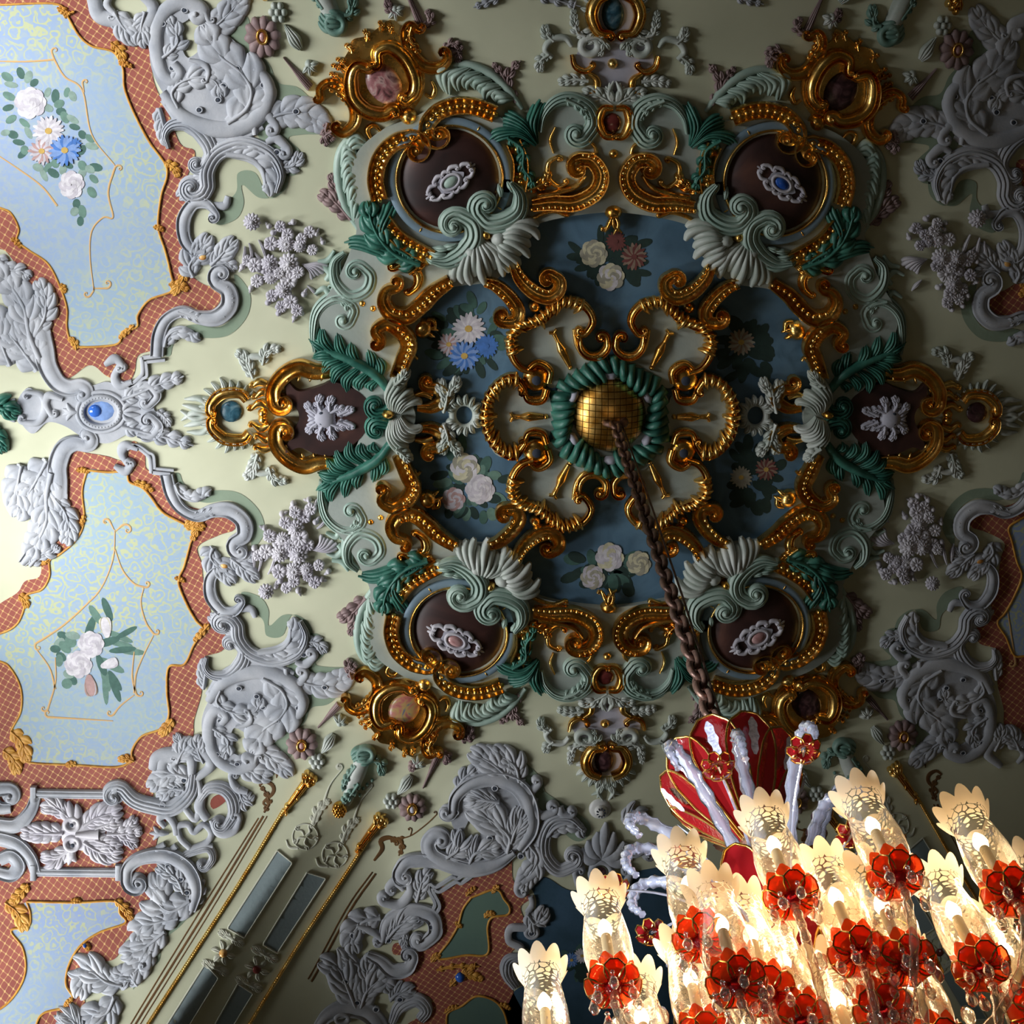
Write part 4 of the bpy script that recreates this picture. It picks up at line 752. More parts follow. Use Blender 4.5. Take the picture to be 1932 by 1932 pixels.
# ---- corner medallions
mc = (848, 337)
fr = MB()
segs = [(B('375 1210, 352 1080, 385 950, 470 862, 570 830'), None, (26, 1.25, 1)), (B('1075 690, 960 648, 850 640, 740 672, 672 740, 660 800'), None, (24, 1.25, -1)),
        (B('1185 860, 1225 960, 1230 1060, 1215 1150'), None, None), (B('400 1330, 480 1430, 580 1500, 690 1560'), None, None)]
bd = MB()
for P, c0, c1 in segs:
    scroll(fr, P, [16.5, 17, 16] if c1 else [15.5, 15.5], 17, c0, c1, prof='cove', z0=PB)
    beads(bd, P, 7, 13.5, 10, PB+6, .82)
band = ring(MB(), mc, 109, 110, 8, 9, PB, 'flat'); inr = ring(MB(), mc, 100, 101, 3.2, 12, PB, 'round')
for a in (30, 120, 210, 300):
    p = (mc[0]+109*math.cos(math.radians(a)), mc[1]+110*math.sin(math.radians(a))); dome(inr, p, 9, 3, 11, PB, math.radians(a))
gnd = dome(MB(), mc, 98, 99, 26, PB-8, seg=40, rings=9)
med = thing('round_medallion', 'round gold framed medallion with dark domed ground at the @ of the centrepiece', 'medallion',
      [('frame', fr, 'gold', [('bead_row', bd, 'goldbright')]), ('grey_band', band, 'blueband'), ('inner_rim', inr, 'gold'), ('dark_ground', gnd, 'darkground')], mc, 'four round medallions of the centrepiece', Q4, base=PB)
# jewelled strapwork on each dark ground (tilted towards the centre)
def jewel(c, ang, gem, lbl, q):
    ca, sa = math.cos(ang), math.sin(ang); t = lambda x, y: (c[0]+x*ca-y*sa, c[1]+x*sa+y*ca)
    pl = MB(); pts = [t(28*math.cos(a)*(1+.10*math.cos(5*a)), 17*math.sin(a)*(1+.12*math.cos(6*a))) for a in np.linspace(0, 2*math.pi, 24, endpoint=False)]; slab(pl, pts, PB+16, 3.5, cell=20)
    sc = MB(); ring(sc, c, 19, 12.5, 3.2, 5, PB+18, 'round', math.degrees(ang))
    for sx in (1, -1):
        for sy in (1, -1):
            scroll(sc, [t(sx*4, sy*17), t(sx*15, sy*22), t(sx*26, sy*18)], [3, 4.6, 3.6], 6, c1=(5, 1.1, -sx*sy), prof='round', z0=PB+16, step=1.6)
            scroll(sc, [t(sx*26, sy*10), t(sx*36, sy*14), t(sx*46, sy*9)], [3, 4.2, 3.4], 6, c1=(5, 1.1, -sx*sy), prof='round', z0=PB+15, step=1.6)
            lobe(sc, t(sx*44, sy*3), ang+(0 if sx > 0 else math.pi)+sx*sy*.5, 15, -sx*sy*.5, 3.2, 5, PB+14)
        lobe(sc, t(sx*44, 0), ang+(0 if sx > 0 else math.pi), 19, 0, 3, 5, PB+14)
        scroll(sc, [t(-10, sx*16), t(0, sx*22), t(10, sx*16)], [3, 4, 3], 6, prof='round', z0=PB+16, step=1.6)
    g = dome(MB(), c, 15, 9.5, 6, PB+19, ang, 16, 5)
    thing('jewel_ornament', lbl, 'ornament', [('strapwork', pl, 'lilac', [('scroll_edge', sc, 'whitestucco')]), ('gem', g, gem)], c, 'jewelled ornaments on the dark medallion grounds')
jewel((850, 338), -.62, 'sage', 'pale strapwork jewel with dull green gem on the upper left dark medallion', 0)
jewel((1468, 341), .62, 'gemblue', 'pale strapwork jewel with dark blue gem on the upper right dark medallion', 0)
jewel((859, 1196), .42, 'gempink', 'pale strapwork jewel with pinkish gem on the lower left dark medallion', 0)
jewel((1425, 1190), -.52, 'gempink', 'pale strapwork jewel with pink gem on the dark medallion beside the chain', 0)
# ---- sage curls gripping the medallion on its inner side
m = MB(); scroll(m, B('690 1575, 790 1585, 890 1530, 950 1440, 935 1350, 860 1300'), [6, 17, 21, 20, 18], 17, c1=(23, 1.5, -1), prof='flute', z0=PB+8)
for i, (x, y, a, L) in enumerate(((800, 1500, 2.9, 34), (780, 1540, 3.05, 36), (770, 1570, 3.2, 32), (840, 1480, 2.7, 30), (720, 1590, 3.3, 22))): lobe(m, B(f'{x} {y}')[0], a, L, .5, 7, 12, PB+8)
thing('scroll_leaf', 'sage volute leaf curling over the side rim of the round medallion at the @', 'scroll leaf', [('leaf', m, 'sage')], B('850 1400')[0], 'sage volutes clasping the medallions', Q4, base=PB)
m = MB(); scroll(m, B('1170 1100, 1225 1180, 1215 1280, 1130 1340, 1030 1350, 965 1290'), [5, 15, 20, 20, 18], 17, c1=(23, 1.5, 1), prof='flute', z0=PB+8)
for x, y, a, L in ((1180, 1160, -1.9, 24), (1225, 1200, -1.3, 26), (1110, 1190, -1.6, 24), (1240, 1270, -.9, 20)): lobe(m, B(f'{x} {y}')[0], a, L, -.4, 7, 12, PB+8)
thing('scroll_leaf', 'sage volute leaf on the round medallion nearest the end field at the @', 'scroll leaf', [('leaf', m, 'sage')], B('1060 1250')[0], 'sage volutes clasping the medallions', Q4, base=PB)
m = dome(MB(), B('1020 1420')[0], 13, 11, 24, PB, .8, 10, 3); thing('boss', 'small gold wedge boss between the two sage volutes at the @', 'boss', [('boss', m, 'gold')], B('1020 1420')[0], None, Q4, base=PB)
# ---- pale folded shell leaves
m = MB(); flutes(m, B('920 1480, 850 1560, 800 1680, 845 1790'), B('1000 1450, 1120 1520, 1175 1600, 1190 1700'), 9, 19, PB+12, .9, .22)
dome(m, B('930 1530')[0], 17, 15, 22, PB+6)
thing('shell_leaf', 'pale fluted shell leaf hanging over the side blue field at the @', 'shell leaf', [('leaf', m, 'palesage')], B('940 1640')[0], 'pale shell leaves between the gold frames', Q4, base=PB+10)
m = MB(); flutes(m, B('1060 1510, 1080 1590, 1130 1650, 1190 1710'), B('1110 1400, 1230 1325, 1340 1350, 1390 1440'), 9, 19, PB+12, .9, .22)
dome(m, B('1100 1450')[0], 17, 15, 22, PB+6)
thing('shell_leaf', 'pale fluted shell leaf leaning over the end blue field at the @', 'shell leaf', [('leaf', m, 'palesage')], B('1220 1480')[0], 'pale shell leaves between the gold frames', Q4, base=PB+10)
# ---- teal leaves
m = MB(); acanthus(m, B('620 1600, 490 1550, 390 1460, 330 1350, 300 1215'), 40, 7, h=14, z0=PB+6, stem=4); flutes(m, B('500 1550, 380 1470, 250 1430, 130 1460'), B('500 1590, 380 1560, 260 1520, 150 1510'), 4, 14, PB+3, .8, .2); flutes(m, B('380 1480, 350 1380, 380 1280, 400 1200'), B('410 1480, 420 1390, 470 1300, 510 1230'), 4, 14, PB+8, .8, .2); acanthus(m, B('470 1500, 540 1540, 610 1600'), 18, 4, h=11, z0=PB+8)
thing('acanthus_leaf', 'dark green acanthus leaf wrapped round the outer side of the medallion at the @', 'leaf', [('leaf', m, 'teal')], B('350 1450')[0], 'green acanthus leaves on the medallion frames', Q4, base=PB)
m = MB(); flutes(m, B('1330 870, 1270 740, 1180 670, 1080 650'), B('1330 880, 1240 800, 1140 770, 1030 770'), 5, 16, PB+8, .8, .2); flutes(m, B('1330 870, 1260 760, 1290 660, 1320 590'), B('1340 870, 1340 760, 1370 660, 1415 600'), 4, 15, PB+5, .8, .2); flutes(m, B('1320 860, 1220 780, 1080 780, 1000 860'), B('1320 890, 1220 830, 1120 850, 1040 890'), 4, 15, PB+10, .8, .2)
acanthus(m, B('1150 830, 1240 900, 1245 1010, 1290 1080, 1295 1160'), 20, 8, h=11, z0=PB+10)
thing('acanthus_leaf', 'dark green acanthus spray fanning out from the end of the medallion at the @', 'leaf', [('leaf', m, 'teal')], B('1200 780')[0], 'green acanthus leaves on the medallion frames', Q4, base=PB)
# ---- outer plumes
def plume(A_, ribs, h=13):
    """curved stalk with fluted leaf blades peeling off its inner side; ribs: (root, bend point, tip, half width)"""
    m = MB(); sweep(m, A_, [4, 8, 9, 8, 6], [8, 11, 12, 11, 8], 'round', 1)
    for i, (r0, r1, r2, w) in enumerate(ribs):
        r0, r1, r2 = [np.array(q) for q in (r0, r1, r2)]; d = r2-r0; nn = np.array([-d[1], d[0]])/max(1, np.linalg.norm(d))
        flutes(m, [r0-nn*w*.3, r1-nn*w, r2-nn*w*.35], [r0+nn*w*.3, r1+nn*w, r2+nn*w*.35], 3, h, 3+(i % 2)*2, .6, .14, seed=i)
    return m
def ribset(s):
    v = B(s); return [(v[i], v[i+1], v[i+2], 16) for i in range(0, len(v), 3)]
m = plume(B('250 1400, 165 1250, 125 1100, 125 960, 170 860, 250 830'), ribset('160 930 230 850 320 900, 140 1000 180 920 270 990, 140 1070 190 980 260 1060, 160 1160 200 1060 285 1100, 190 1250 220 1130 290 1180, 220 1340 240 1230 280 1280'))
m2 = MB(); acanthus(m2, B('200 1330, 110 1230, 15 1175'), 26, 5, h=10, z0=0); acanthus(m2, B('170 1260, 110 1150, 75 1050'), 18, 4, h=9, z0=0)
thing('plume_leaf', 'long sage plume with mauve underleaf along the outer side of the medallion at the @', 'plume', [('plume', m, 'sage'), ('underleaf', m2, 'mauve', None, 'dull mauve leaf tips')], B('150 1100')[0], 'sage plumes outside the medallions', Q4)
m = plume(B('1240 660, 1160 550, 1060 455, 950 400, 850 390, 780 430'), ribset('850 410 770 450 790 590, 920 410 820 470 850 560, 990 440 880 480 900 560, 1050 480 950 500 960 560, 1110 520 1010 540 1010 610, 1180 590 1080 590 1090 640'))
m2 = MB(); acanthus(m2, B('1200 620, 1150 500, 1180 420, 1230 370'), 18, 5, h=9, z0=0); acanthus(m2, B('1150 520, 1110 440, 1060 380'), 12, 4, h=8, z0=0)
thing('plume_leaf', 'long sage plume with mauve underleaf past the end of the medallion at the @', 'plume', [('plume', m, 'sage'), ('underleaf', m2, 'mauve', None, 'dull mauve leaf tips')], B('1000 450')[0], 'sage plumes outside the medallions', Q4)
# ---- corner cartouche
bp = slab(MB(), B('190 300, 210 240, 300 215, 370 165, 440 120, 470 200, 560 250, 640 400, 640 560, 560 680, 440 730, 300 700, 190 600, 160 480, 150 380'), 0, 8)
ff = MB(); scroll(ff, B('310 415, 240 400, 205 470, 220 590, 300 670, 400 690, 450 660'), [11, 15, 15, 14], 20, c0=(6, .8, -1), c1=(8, 1, 1), prof='ridge', z0=6)
scroll(ff, B('365 385, 365 310, 440 285, 530 350, 585 460, 585 550, 540 600'), [11, 15, 15, 14], 20, c0=(6, .8, 1), c1=(8, 1, -1) and (7, .9, 1), prof='ridge', z0=6)
arm = MB(); scroll(arm, B('610 180, 560 150, 530 200, 560 300, 630 390, 720 410, 780 370, 785 320'), [8, 10, 13, 13, 12, 9], 16, c0=(8, 1, -1), c1=(8, 1.1, -1), prof='cove', z0=4); acanthus(arm, B('570 160, 560 230, 620 330'), 14, 5, h=10, z0=10)
scroll(arm, B('20 590, 20 530, 80 500, 160 550, 225 640, 225 740, 160 800, 110 780'), [8, 10, 13, 13, 12, 9], 16, c0=(8, 1, -1) and (7, .9, 1), c1=(7, 1.1, 1), prof='cove', z0=4); acanthus(arm, B('60 520, 140 560, 200 640'), 14, 5, h=10, z0=10)
fl = MB(); 
for a, b, c, d in ((300, 250, 280, 180), (380, 190, 375, 130), (440, 200, 430, 150), (210, 320, 170, 270), (190, 420, 110, 350), (180, 440, 80, 390), (150, 500, 70, 440)): acanthus(fl, B(f'{a} {b} {(a+c)/2+12} {(b+d)/2} {c} {d}'), 9, 3, h=10, z0=4)
scroll(fl, B('340 870, 300 790, 340 760, 385 800'), [3, 6, 3], 9, c0=(5, .9, 1) and None, prof='round', z0=2); scroll(fl, B('650 570, 690 590, 710 540, 690 490'), [3, 6, 3], 9, prof='round', z0=2)
bs = dome(MB(), B('550 705')[0], 17.5, 17.5, 22, 4, seg=20, rings=6)
js = dome(MB(), B('400 505')[0], 31, 42, 9, 8, -.6, 24, 6)
mv = MB()
for s_ in ('760 300, 820 260, 880 300', '800 330, 850 310, 850 380', '640 170, 690 120, 660 60', '60 740, 50 800, 100 850', '90 790, 40 830, 60 880', '480 90, 440 60, 420 0'): acanthus(mv, B(s_), 13, 4, h=10, z0=3)
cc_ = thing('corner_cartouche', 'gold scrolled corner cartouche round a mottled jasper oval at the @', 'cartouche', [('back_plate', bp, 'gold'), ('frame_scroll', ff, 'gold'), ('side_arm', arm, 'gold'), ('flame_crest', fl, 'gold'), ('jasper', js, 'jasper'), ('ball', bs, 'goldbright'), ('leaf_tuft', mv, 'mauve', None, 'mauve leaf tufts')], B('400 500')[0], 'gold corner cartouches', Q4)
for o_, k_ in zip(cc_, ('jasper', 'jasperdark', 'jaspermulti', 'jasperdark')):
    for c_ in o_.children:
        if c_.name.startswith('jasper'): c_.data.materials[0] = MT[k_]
# ---- end pieces (top and bottom of the centrepiece), halves mirrored as pairs
m = MB(); scroll(m, B('1350 800, 1370 700, 1440 620, 1540 600, 1640 650, 1675 750, 1620 840'), [4, 9, 13, 15, 17, 17], 15, c1=(19, 1.2, 1), prof='flute', z0=PB-2); acanthus(m, B('1500 600, 1600 650, 1650 730'), 16, 5, (1, -1), h=12, z0=PB+4)
thing('scroll_leaf', 'sage S-curl between the green spray and the small gold ring at the @', 'scroll leaf', [('leaf', m, 'sage')], B('1580 720')[0], None, Q4, base=PB)
m = MB(); scroll(m, B('1300 1240, 1420 1225, 1560 1225, 1680 1160, 1715 1060, 1665 975, 1590 960'), [12, 16, 17, 17, 16, 14], 19, c1=(19, 1.1, -1), prof='cove', z0=PB); b2 = beads(MB(), B('1300 1265, 1420 1250, 1560 1255, 1700 1190, 1740 1060, 1690 965, 1610 935'), 4.8, 11, 8, PB+12)
sweep(m, B('1330 1185, 1450 1165, 1560 1130, 1620 1060'), [5, 6, 4], 22, 'round', PB)
scroll(m, B('1280 1340, 1360 1300, 1440 1285, 1510 1310'), [4], 9, c1=(4, 1, -1), prof='round', z0=PB-2); scroll(m, B('1460 950, 1400 990, 1400 1080, 1460 1130, 1510 1110'), [4, 6, 4], 9, c0=(6, .9, 1), c1=(5, .9, -1), prof='round', z0=PB)
acanthus(m, B('1270 1150, 1320 1130, 1380 1100, 1400 1040'), 18, 5, h=13, z0=PB+4); sweep(m, B('1440 770, 1410 850, 1430 930'), [2, 3.6, 2], 7, 'round', PB); scroll(m, B('1640 850, 1680 890, 1690 930'), [3, 4], 7, prof='round', z0=PB)
thing('frame_scroll', 'broad gold C-scroll with raised beads closing the end of the blue field at the @', 'scroll', [('scroll', m, 'gold', [('bead_row', b2, 'goldbright')])], B('1600 1100')[0], 'gold scrolls of the inner frame', Q4, base=PB)
def both(f, quads=((0, 0), (0, 1))): pass
TB = {(0, 0): 'upper', (0, 1): 'lower', (1, 0): 'right hand', (1, 1): 'x'}
LR = {(0, 0): 'left hand', (1, 0): 'right hand'}
V2 = ((0, 0), (0, 1)); H2 = ((0, 0), (1, 0))
def sym(m, axis='x'):             # complete a half about the centre line
    out = MB(); V = np.vstack(m.v); out.add(V, m.f); W_ = V.copy(); q = mirror(V[:, :2], 1 if axis == 'x' else 0, 0 if axis == 'x' else 1); W_[:, :2] = q; out.add(W_, m.f); return out
m = MB(); scroll(m, B('1790 655, 1730 660, 1705 740, 1740 820, 1790 830'), [6, 9, 9, 6], 12, c1=(4, .8, -1), prof='ridge', z0=PB)
m = sym(m); g = dome(MB(), (1155, 232), 17, 19, 6, PB, seg=16, rings=4)
thing('ring_ornament', 'small gold ring with a dark red gem between two sage curls, @ one', 'ring', [('ring', m, 'gold'), ('gem', g, 'gemred')], (1155, 232), None, V2, qn=TB, base=PB)
m = MB(); acanthus(m, B('1795 640, 1740 600, 1680 570, 1620 560'), 24, 6, h=12, z0=4); fan(m, B('1795 640')[0], B('1795 490, 1770 500, 1745 520, 1715 530'), 6, 10, 6); m = sym(m)
thing('leaf_ornament', 'pale leaf palmette spreading next to the small gold ring, @ one', 'leaf', [('leaf', m, 'palesage')], (1155, 180), None, V2, qn=TB)
for y_, r_, l_ in ((288, 10, 'between the paired C-scrolls'), (120, 10.5, 'on the neck of the oval end cartouche')):
    thing('gold_ball', f'round gold boss {l_}, @ end', 'boss', [('ball', dome(MB(), (1156, y_), r_, r_, 14, PB-6 if y_ > 200 else 0, seg=16, rings=5), 'goldbright')], (1156, y_), None, V2, qn=TB)
m = MB(); scroll(m, B('1540 330, 1560 400, 1620 430, 1670 400'), [4, 6.5, 5], 10, c1=(5, 1, -1), prof='ridge', z0=2); scroll(m, B('1640 440, 1690 480, 1690 540, 1640 570'), [4, 8, 5], 11, prof='round', z0=2)
m = sym(m); l2 = MB(); ring(l2, B('1650 280')[0], 16, 15, 8, 10, 3); acanthus(l2, B('1630 240, 1700 230, 1740 270, 1700 340'), 16, 5, h=9, z0=5); scroll(l2, B('1540 280, 1500 230, 1420 240, 1380 300, 1420 350'), [4, 7, 7, 5], 10, prof='round', z0=2); acanthus(l2, B('1430 250, 1390 210, 1380 160'), 15, 5, h=9, z0=3); acanthus(l2, B('1400 330, 1350 370, 1350 430'), 15, 5, h=9, z0=3); acanthus(l2, B('1640 490, 1550 480, 1460 500'), 17, 5, h=9, z0=3); acanthus(l2, B('1620 220, 1570 190, 1550 50'), 14, 6, h=9, z0=2)
l2 = sym(l2); ov = MB(); scroll(ov, B('1770 205, 1700 190, 1660 90, 1690 0, 1760 -40'), [8, 12, 13, 11], 15, c0=(6, .9, 1), prof='ridge', z0=3); ov = sym(ov)
oj = dome(MB(), (1156, 27), 21, 31, 8, 3, 0, 18, 5); cr = MB()
for a in np.linspace(25, 90, 5): 
    a_ = math.radians(a); lobe(cr, (1156-math.cos(a_)*36, 27-math.sin(a_)*44), math.pi+a_, 34, .4, 7, 9, 1); lobe(cr, (1156-math.cos(a_+.12)*36, 27-math.sin(a_+.12)*44), math.pi+a_+.2, 24, -.5, 6, 9, 1)
fan(cr, (1156, -25), [(1156, -78), (1143, -72), (1130, -64)], 5, 9, 1)
for x, y, a in ((1118, 55, 2.8), (1116, 20, 3.2), (1122, 72, 2.4)): lobe(cr, (x, y), a, 22, .5, 7, 9, 1)
cr = sym(cr); bk = slab(MB(), B('1800 -40, 1680 -20, 1620 90, 1660 220, 1570 330, 1600 440, 1700 470, 1730 560, 1800 560')+[tuple(p) for p in mirror(B('1730 560, 1700 470, 1600 440, 1570 330, 1660 220, 1620 90, 1680 -20'), 1, 0)], 0, 2.5)
for (q, nm, gemm) in (((0, 0), 'upper end cartouche with a blue green oval stone, cut by the top frame edge', 'jasperblue'), ((0, 1), 'lower end cartouche with a dark brown oval stone and hanging grey leaves', 'jasperdark')):
    thing('end_cartouche', nm, 'cartouche', [('back_plate', bk, 'lilac'), ('gold_scroll', m, 'gold'), ('grey_leafage', l2, 'palesage'), ('oval_frame', ov, 'gold'), ('stone', oj, gemm), ('leaf_crest', cr, 'palesage')], (1156, 90), 'end cartouches', (q,))
m = MB(); fan(m, (1156, 400), [(1156, 440), (1140, 436), (1172, 436)], 5, 12, PB-4); dome(m, (1156, 398), 17, 14, 20, PB-6, seg=14); scroll(m, [(1143, 425), (1138, 432)], [3, 3], 8, c1=(4, .8, 1), prof='round', z0=PB-6)
thing('bud_ornament', 'gold pomegranate bud between the paired C-scrolls, @ end', 'bud', [('bud', m, 'gold')], (1156, 400), None, V2, qn=TB)
# ---- side pieces, traced on the left and mirrored
m = MB(); sweep(m, E('525 750, 440 650, 300 570, 170 520, 60 455'), [8, 11, 10, 7, 3], [16, 20, 19, 15, 9], 'round', PB-6)
BR = E('170 520, 110 480, 40 445, 220 540, 120 540, 60 560, 260 560, 160 590, 120 660, 310 585, 210 640, 175 745, 360 610, 270 690, 285 805, 410 640, 340 710, 355 775, 460 690, 410 730, 430 770, 200 530, 130 450, 120 350, 270 560, 230 480, 215 385, 340 590, 300 510, 300 450, 430 640, 425 560, 395 480, 470 680, 480 600, 440 530')
for i in range(0, len(BR), 3):
    r0, r1, r2 = [np.array(q) for q in BR[i:i+3]]; d = r2-r0; nn = np.array([-d[1], d[0]])/np.linalg.norm(d); w = 11
    flutes(m, [r0-nn*w*.5, r1-nn*w, r2-nn*2], [r0+nn*w*.5, r1+nn*w, r2+nn*2], 4, 14, PB-7+(i % 2)*2.5, .7, .12, 1.35, i)
scroll(m, E('530 740, 550 800, 530 870, 460 890'), [8, 13, 14], 14, c1=(17, 1.2, 1), prof='flute', z0=PB)
thing('acanthus_leaf', 'large dark green acanthus branch flanking the side shield at the @', 'leaf', [('leaf', m, 'teal')], E('300 600')[0], 'large green acanthus branches', Q4, base=6)
m = MB(); scroll(m, E('80 520, 72 400, 95 280, 170 205, 260 195, 325 260, 300 340'), [4, 9, 12, 14, 17, 17], 15, c1=(17, 1.1, 1), prof='flute', z0=4); acanthus(m, E('180 190, 270 220, 300 300'), 16, 5, h=11, z0=8)
thing('scroll_leaf', 'sage stalk rising into a round curl beside the green branch at the @', 'scroll leaf', [('leaf', m, 'sage')], E('200 260')[0], None, Q4)
m = MB(); scroll(m, B('165 1530, 108 1590, 118 1700, 200 1780, 290 1750, 315 1670, 265 1610'), [5, 12, 17, 20, 19, 17], 16, c1=(16, 1.1, -1), prof='flute', z0=4)
scroll(m, B('-30 1640, 30 1620, 70 1660, 50 1700'), [3, 6, 5], 8, prof='round', z0=2); scroll(m, B('-20 1780, 40 1750, 70 1800'), [3, 6, 5], 8, prof='round', z0=2); ring(m, B('75 1745')[0], 4, 4, 2, 5, 2); scroll(m, B('100 1520, 60 1580, 0 1590'), [3, 6, 4], 8, prof='round', z0=1)
thing('scroll_leaf', 'sage hook-shaped curl below the medallion leaf, facing the flower spray at the @', 'scroll leaf', [('leaf', m, 'sage')], B('230 1680')[0], None, Q4)
m = MB(); flutes(m, E('525 880, 500 790, 540 700, 610 635'), E('600 905, 660 850, 730 850, 752 905'), 9, 21, PB+12, .9, .22); acanthus(m, E('560 720, 600 690, 640 640'), 16, 4, h=12, z0=PB+18)
m = sym(m, 'y'); b_ = dome(MB(), E('522 905')[0], 13, 9, 20, PB+6, 0, 8, 3)
thing('shell_leaf', 'pale double shell leaf standing between two gold frame scrolls, @ side', 'shell leaf', [('leaf', m, 'palesage'), ('boss', b_, 'gold', None, 'small gold pyramid boss')], E('620 905')[0], None, H2, qn=LR, base=PB+10)
m = MB(); scroll(m, E('480 440, 450 390, 520 350, 610 400, 650 480, 620 560, 575 680'), [10, 13, 16, 17, 16, 14], 20, c0=(12, 1.1, 1), prof='cove', z0=PB); b2 = beads(MB(), E('590 380, 650 460, 630 560, 600 640'), 5, 11, 8, PB+13); scroll(m, E('640 600, 680 550, 700 570'), [3, 5, 3], 9, prof='round', z0=PB)
thing('frame_scroll', 'gold beaded scroll running down the long side of the blue field at the @', 'scroll', [('scroll', m, 'gold', [('bead_row', b2, 'goldbright')])], E('600 500')[0], 'gold scrolls of the inner frame', Q4, base=PB)
m = MB(); scroll(m, E('580 130, 520 150, 500 220, 550 290, 640 300, 730 230, 800 160, 900 90'), [9, 13, 15, 17, 16, 17, 15, 12], 20, c0=(12, 1, -1), prof='cove', z0=PB); b2 = beads(MB(), E('560 270, 640 290, 720 240, 800 150, 900 100'), 5.5, 12, 9, PB+12)
scroll(m, E('550 20, 620 0, 700 50, 700 120, 650 170'), [6, 9, 10, 6], 13, c0=(6, .9, 1), c1=(5, .9, 1), prof='ridge', z0=PB-4); 
for x, y in ((365, 235), (430, 265)): dome(m, E(f'{x} {y}')[0], 8, 8, 12, 8)
sweep(m, E('370 190, 440 240, 530 290'), [3, 7, 4], 9, 'round', 6); sweep(m, E('330 290, 420 290, 500 330'), [3, 5, 4], 8, 'round', 6); sweep(m, E('270 0, 330 -30, 420 0, 440 40'), [2, 4, 3], 7, 'round', 8); acanthus(m, E('650 50, 700 10, 740 -30'), 15, 4, h=11, z0=PB)
thing('frame_scroll', 'gold S-scroll with loose beads leading from the long side towards the medallion at the @', 'scroll', [('scroll', m, 'gold', [('bead_row', b2, 'goldbright')])], E('640 240')[0], 'gold scrolls of the inner frame', Q4, base=PB)
m = MB(); dome(m, E('735 385')[0], 18, 20, 22, 4, .5, 14); fan(m, E('740 400')[0], E('830 400, 810 440, 770 320'), 5, 12, 4); scroll(m, E('760 330, 800 340, 810 390'), [4, 6, 3], 10, prof='round', z0=4)
thing('bud_ornament', 'gold pomegranate bud lying on the edge of the blue field at the @', 'bud', [('bud', m, 'gold')], E('740 385')[0], None, Q4, base=8)
m = MB(); scroll(m, E('1110 95, 1180 120, 1260 190, 1310 270, 1290 330, 1220 335'), [9, 13, 14, 14, 13], 19, c1=(12, 1.1, 1), prof='cove', z0=PB); b2 = beads(MB(), E('1130 110, 1190 150, 1240 210, 1270 260'), 5, 11, 8, PB+12)
thing('frame_scroll', 'gold beaded scroll between shell leaf and hub, on the side field at the @', 'scroll', [('scroll', m, 'gold', [('bead_row', b2, 'goldbright')])], E('1250 220')[0], 'gold scrolls of the inner frame', Q4, base=PB)
m = MB(); scroll(m, E('1280 -20, 1320 70, 1400 150, 1490 185, 1550 150, 1560 90, 1510 50'), [9, 13, 15, 15, 14, 12], 19, c1=(12, 1.1, -1), prof='cove', z0=PB); b2 = beads(MB(), E('1310 0, 1370 90, 1440 140, 1500 150'), 5, 11, 8, PB+12)
thing('frame_scroll', 'gold beaded scroll between shell leaf and hub, on the end field at the @', 'scroll', [('scroll', m, 'gold', [('bead_row', b2, 'goldbright')])], E('1430 130')[0], 'gold scrolls of the inner frame', Q4, base=PB)
thing('gold_ball', 'round gold boss tucked between the two dropping scrolls at the @', 'boss', [('ball', dome(MB(), E('1412 250')[0], 12, 12, 18, 8, seg=16, rings=5), 'goldbright')], E('1412 250')[0], 'gold bosses round the hub', Q4, base=8)
# side inner scroll + wreath
m = MB(); scroll(m, E('700 850, 790 850, 860 800, 830 740, 760 730'), [7, 12, 13, 11], 16, c1=(12, 1.1, 1), prof='cove', z0=6); scroll(m, E('680 780, 740 770, 790 790'), [5, 8, 6], 13, prof='round', z0=8); m = sym(m, 'y')
w2 = MB(); c0 = E('985 905')[0]
for a in np.linspace(-150, 150, 13): a_ = math.radians(a); lobe(w2, (c0[0]+math.cos(a_)*19, c0[1]+math.sin(a_)*21), a_+.7*np.sign(a), 20, -1.1*np.sign(a), 7, 12, 8)
ring(w2, c0, 22, 24, 7, 9, 6); 
h_ = MB(); acanthus(h_, E('860 880, 880 790, 850 740, 840 690'), 20, 6, h=13, z0=10); acanthus(h_, E('880 780, 930 720, 940 680'), 16, 5, h=12, z0=10); h_ = sym(h_, 'y')
for q, lb in (((0, 0), 'gold scroll pair and pale leafy wreath left of the hub, on the blue field'), ((1, 0), 'gold scroll pair and shaded pale wreath right of the hub, in the dark')):
    thing('wreath_ornament', lb, 'wreath', [('gold_scroll', m, 'gold'), ('wreath', w2, 'palesage'), ('leaf_pair', h_, 'palesage')], c0, None, (q,))
# side shield cartouche with mask
def Dd(s): return S('D', s)
pl = slab(MB(), Dd('1500 320, 1560 370, 1680 340, 1740 320, 1880 380, 1932 480, 1880 610, 1740 700, 1640 690, 1560 660, 1490 690, 1520 600, 1560 520, 1550 460, 1500 400'), 0, 17.2)
fr = MB(); scroll(fr, Dd('1720 270, 1640 270, 1560 250, 1480 290, 1430 360, 1430 430'), [12, 15, 16, 16, 15], 18, c1=(18, 1.25, -1), prof='cove', z0=4)
fr2 = MB(); 
for x, y in ((1500, 320), (1560, 305), (1620, 305), (1680, 300), (1480, 350)): dome(fr2, Dd(f'{x} {y}')[0], 3, 7, 6, 14, .3)
fr = sym(fr, 'y'); fr2 = sym(fr2, 'y')
mk = MB(); c = Dd('1690 500')[0]; dome(mk, c, 22, 17, 12, 17); 
for s_ in ('1680 470, 1660 430, 1680 390', '1650 480, 1620 460, 1600 430', '1720 470, 1720 430, 1740 400', '1720 480, 1770 460, 1800 480', '1760 490, 1810 470, 1840 460'): acanthus(mk, Dd(s_), 13, 4, h=7, z0=17)
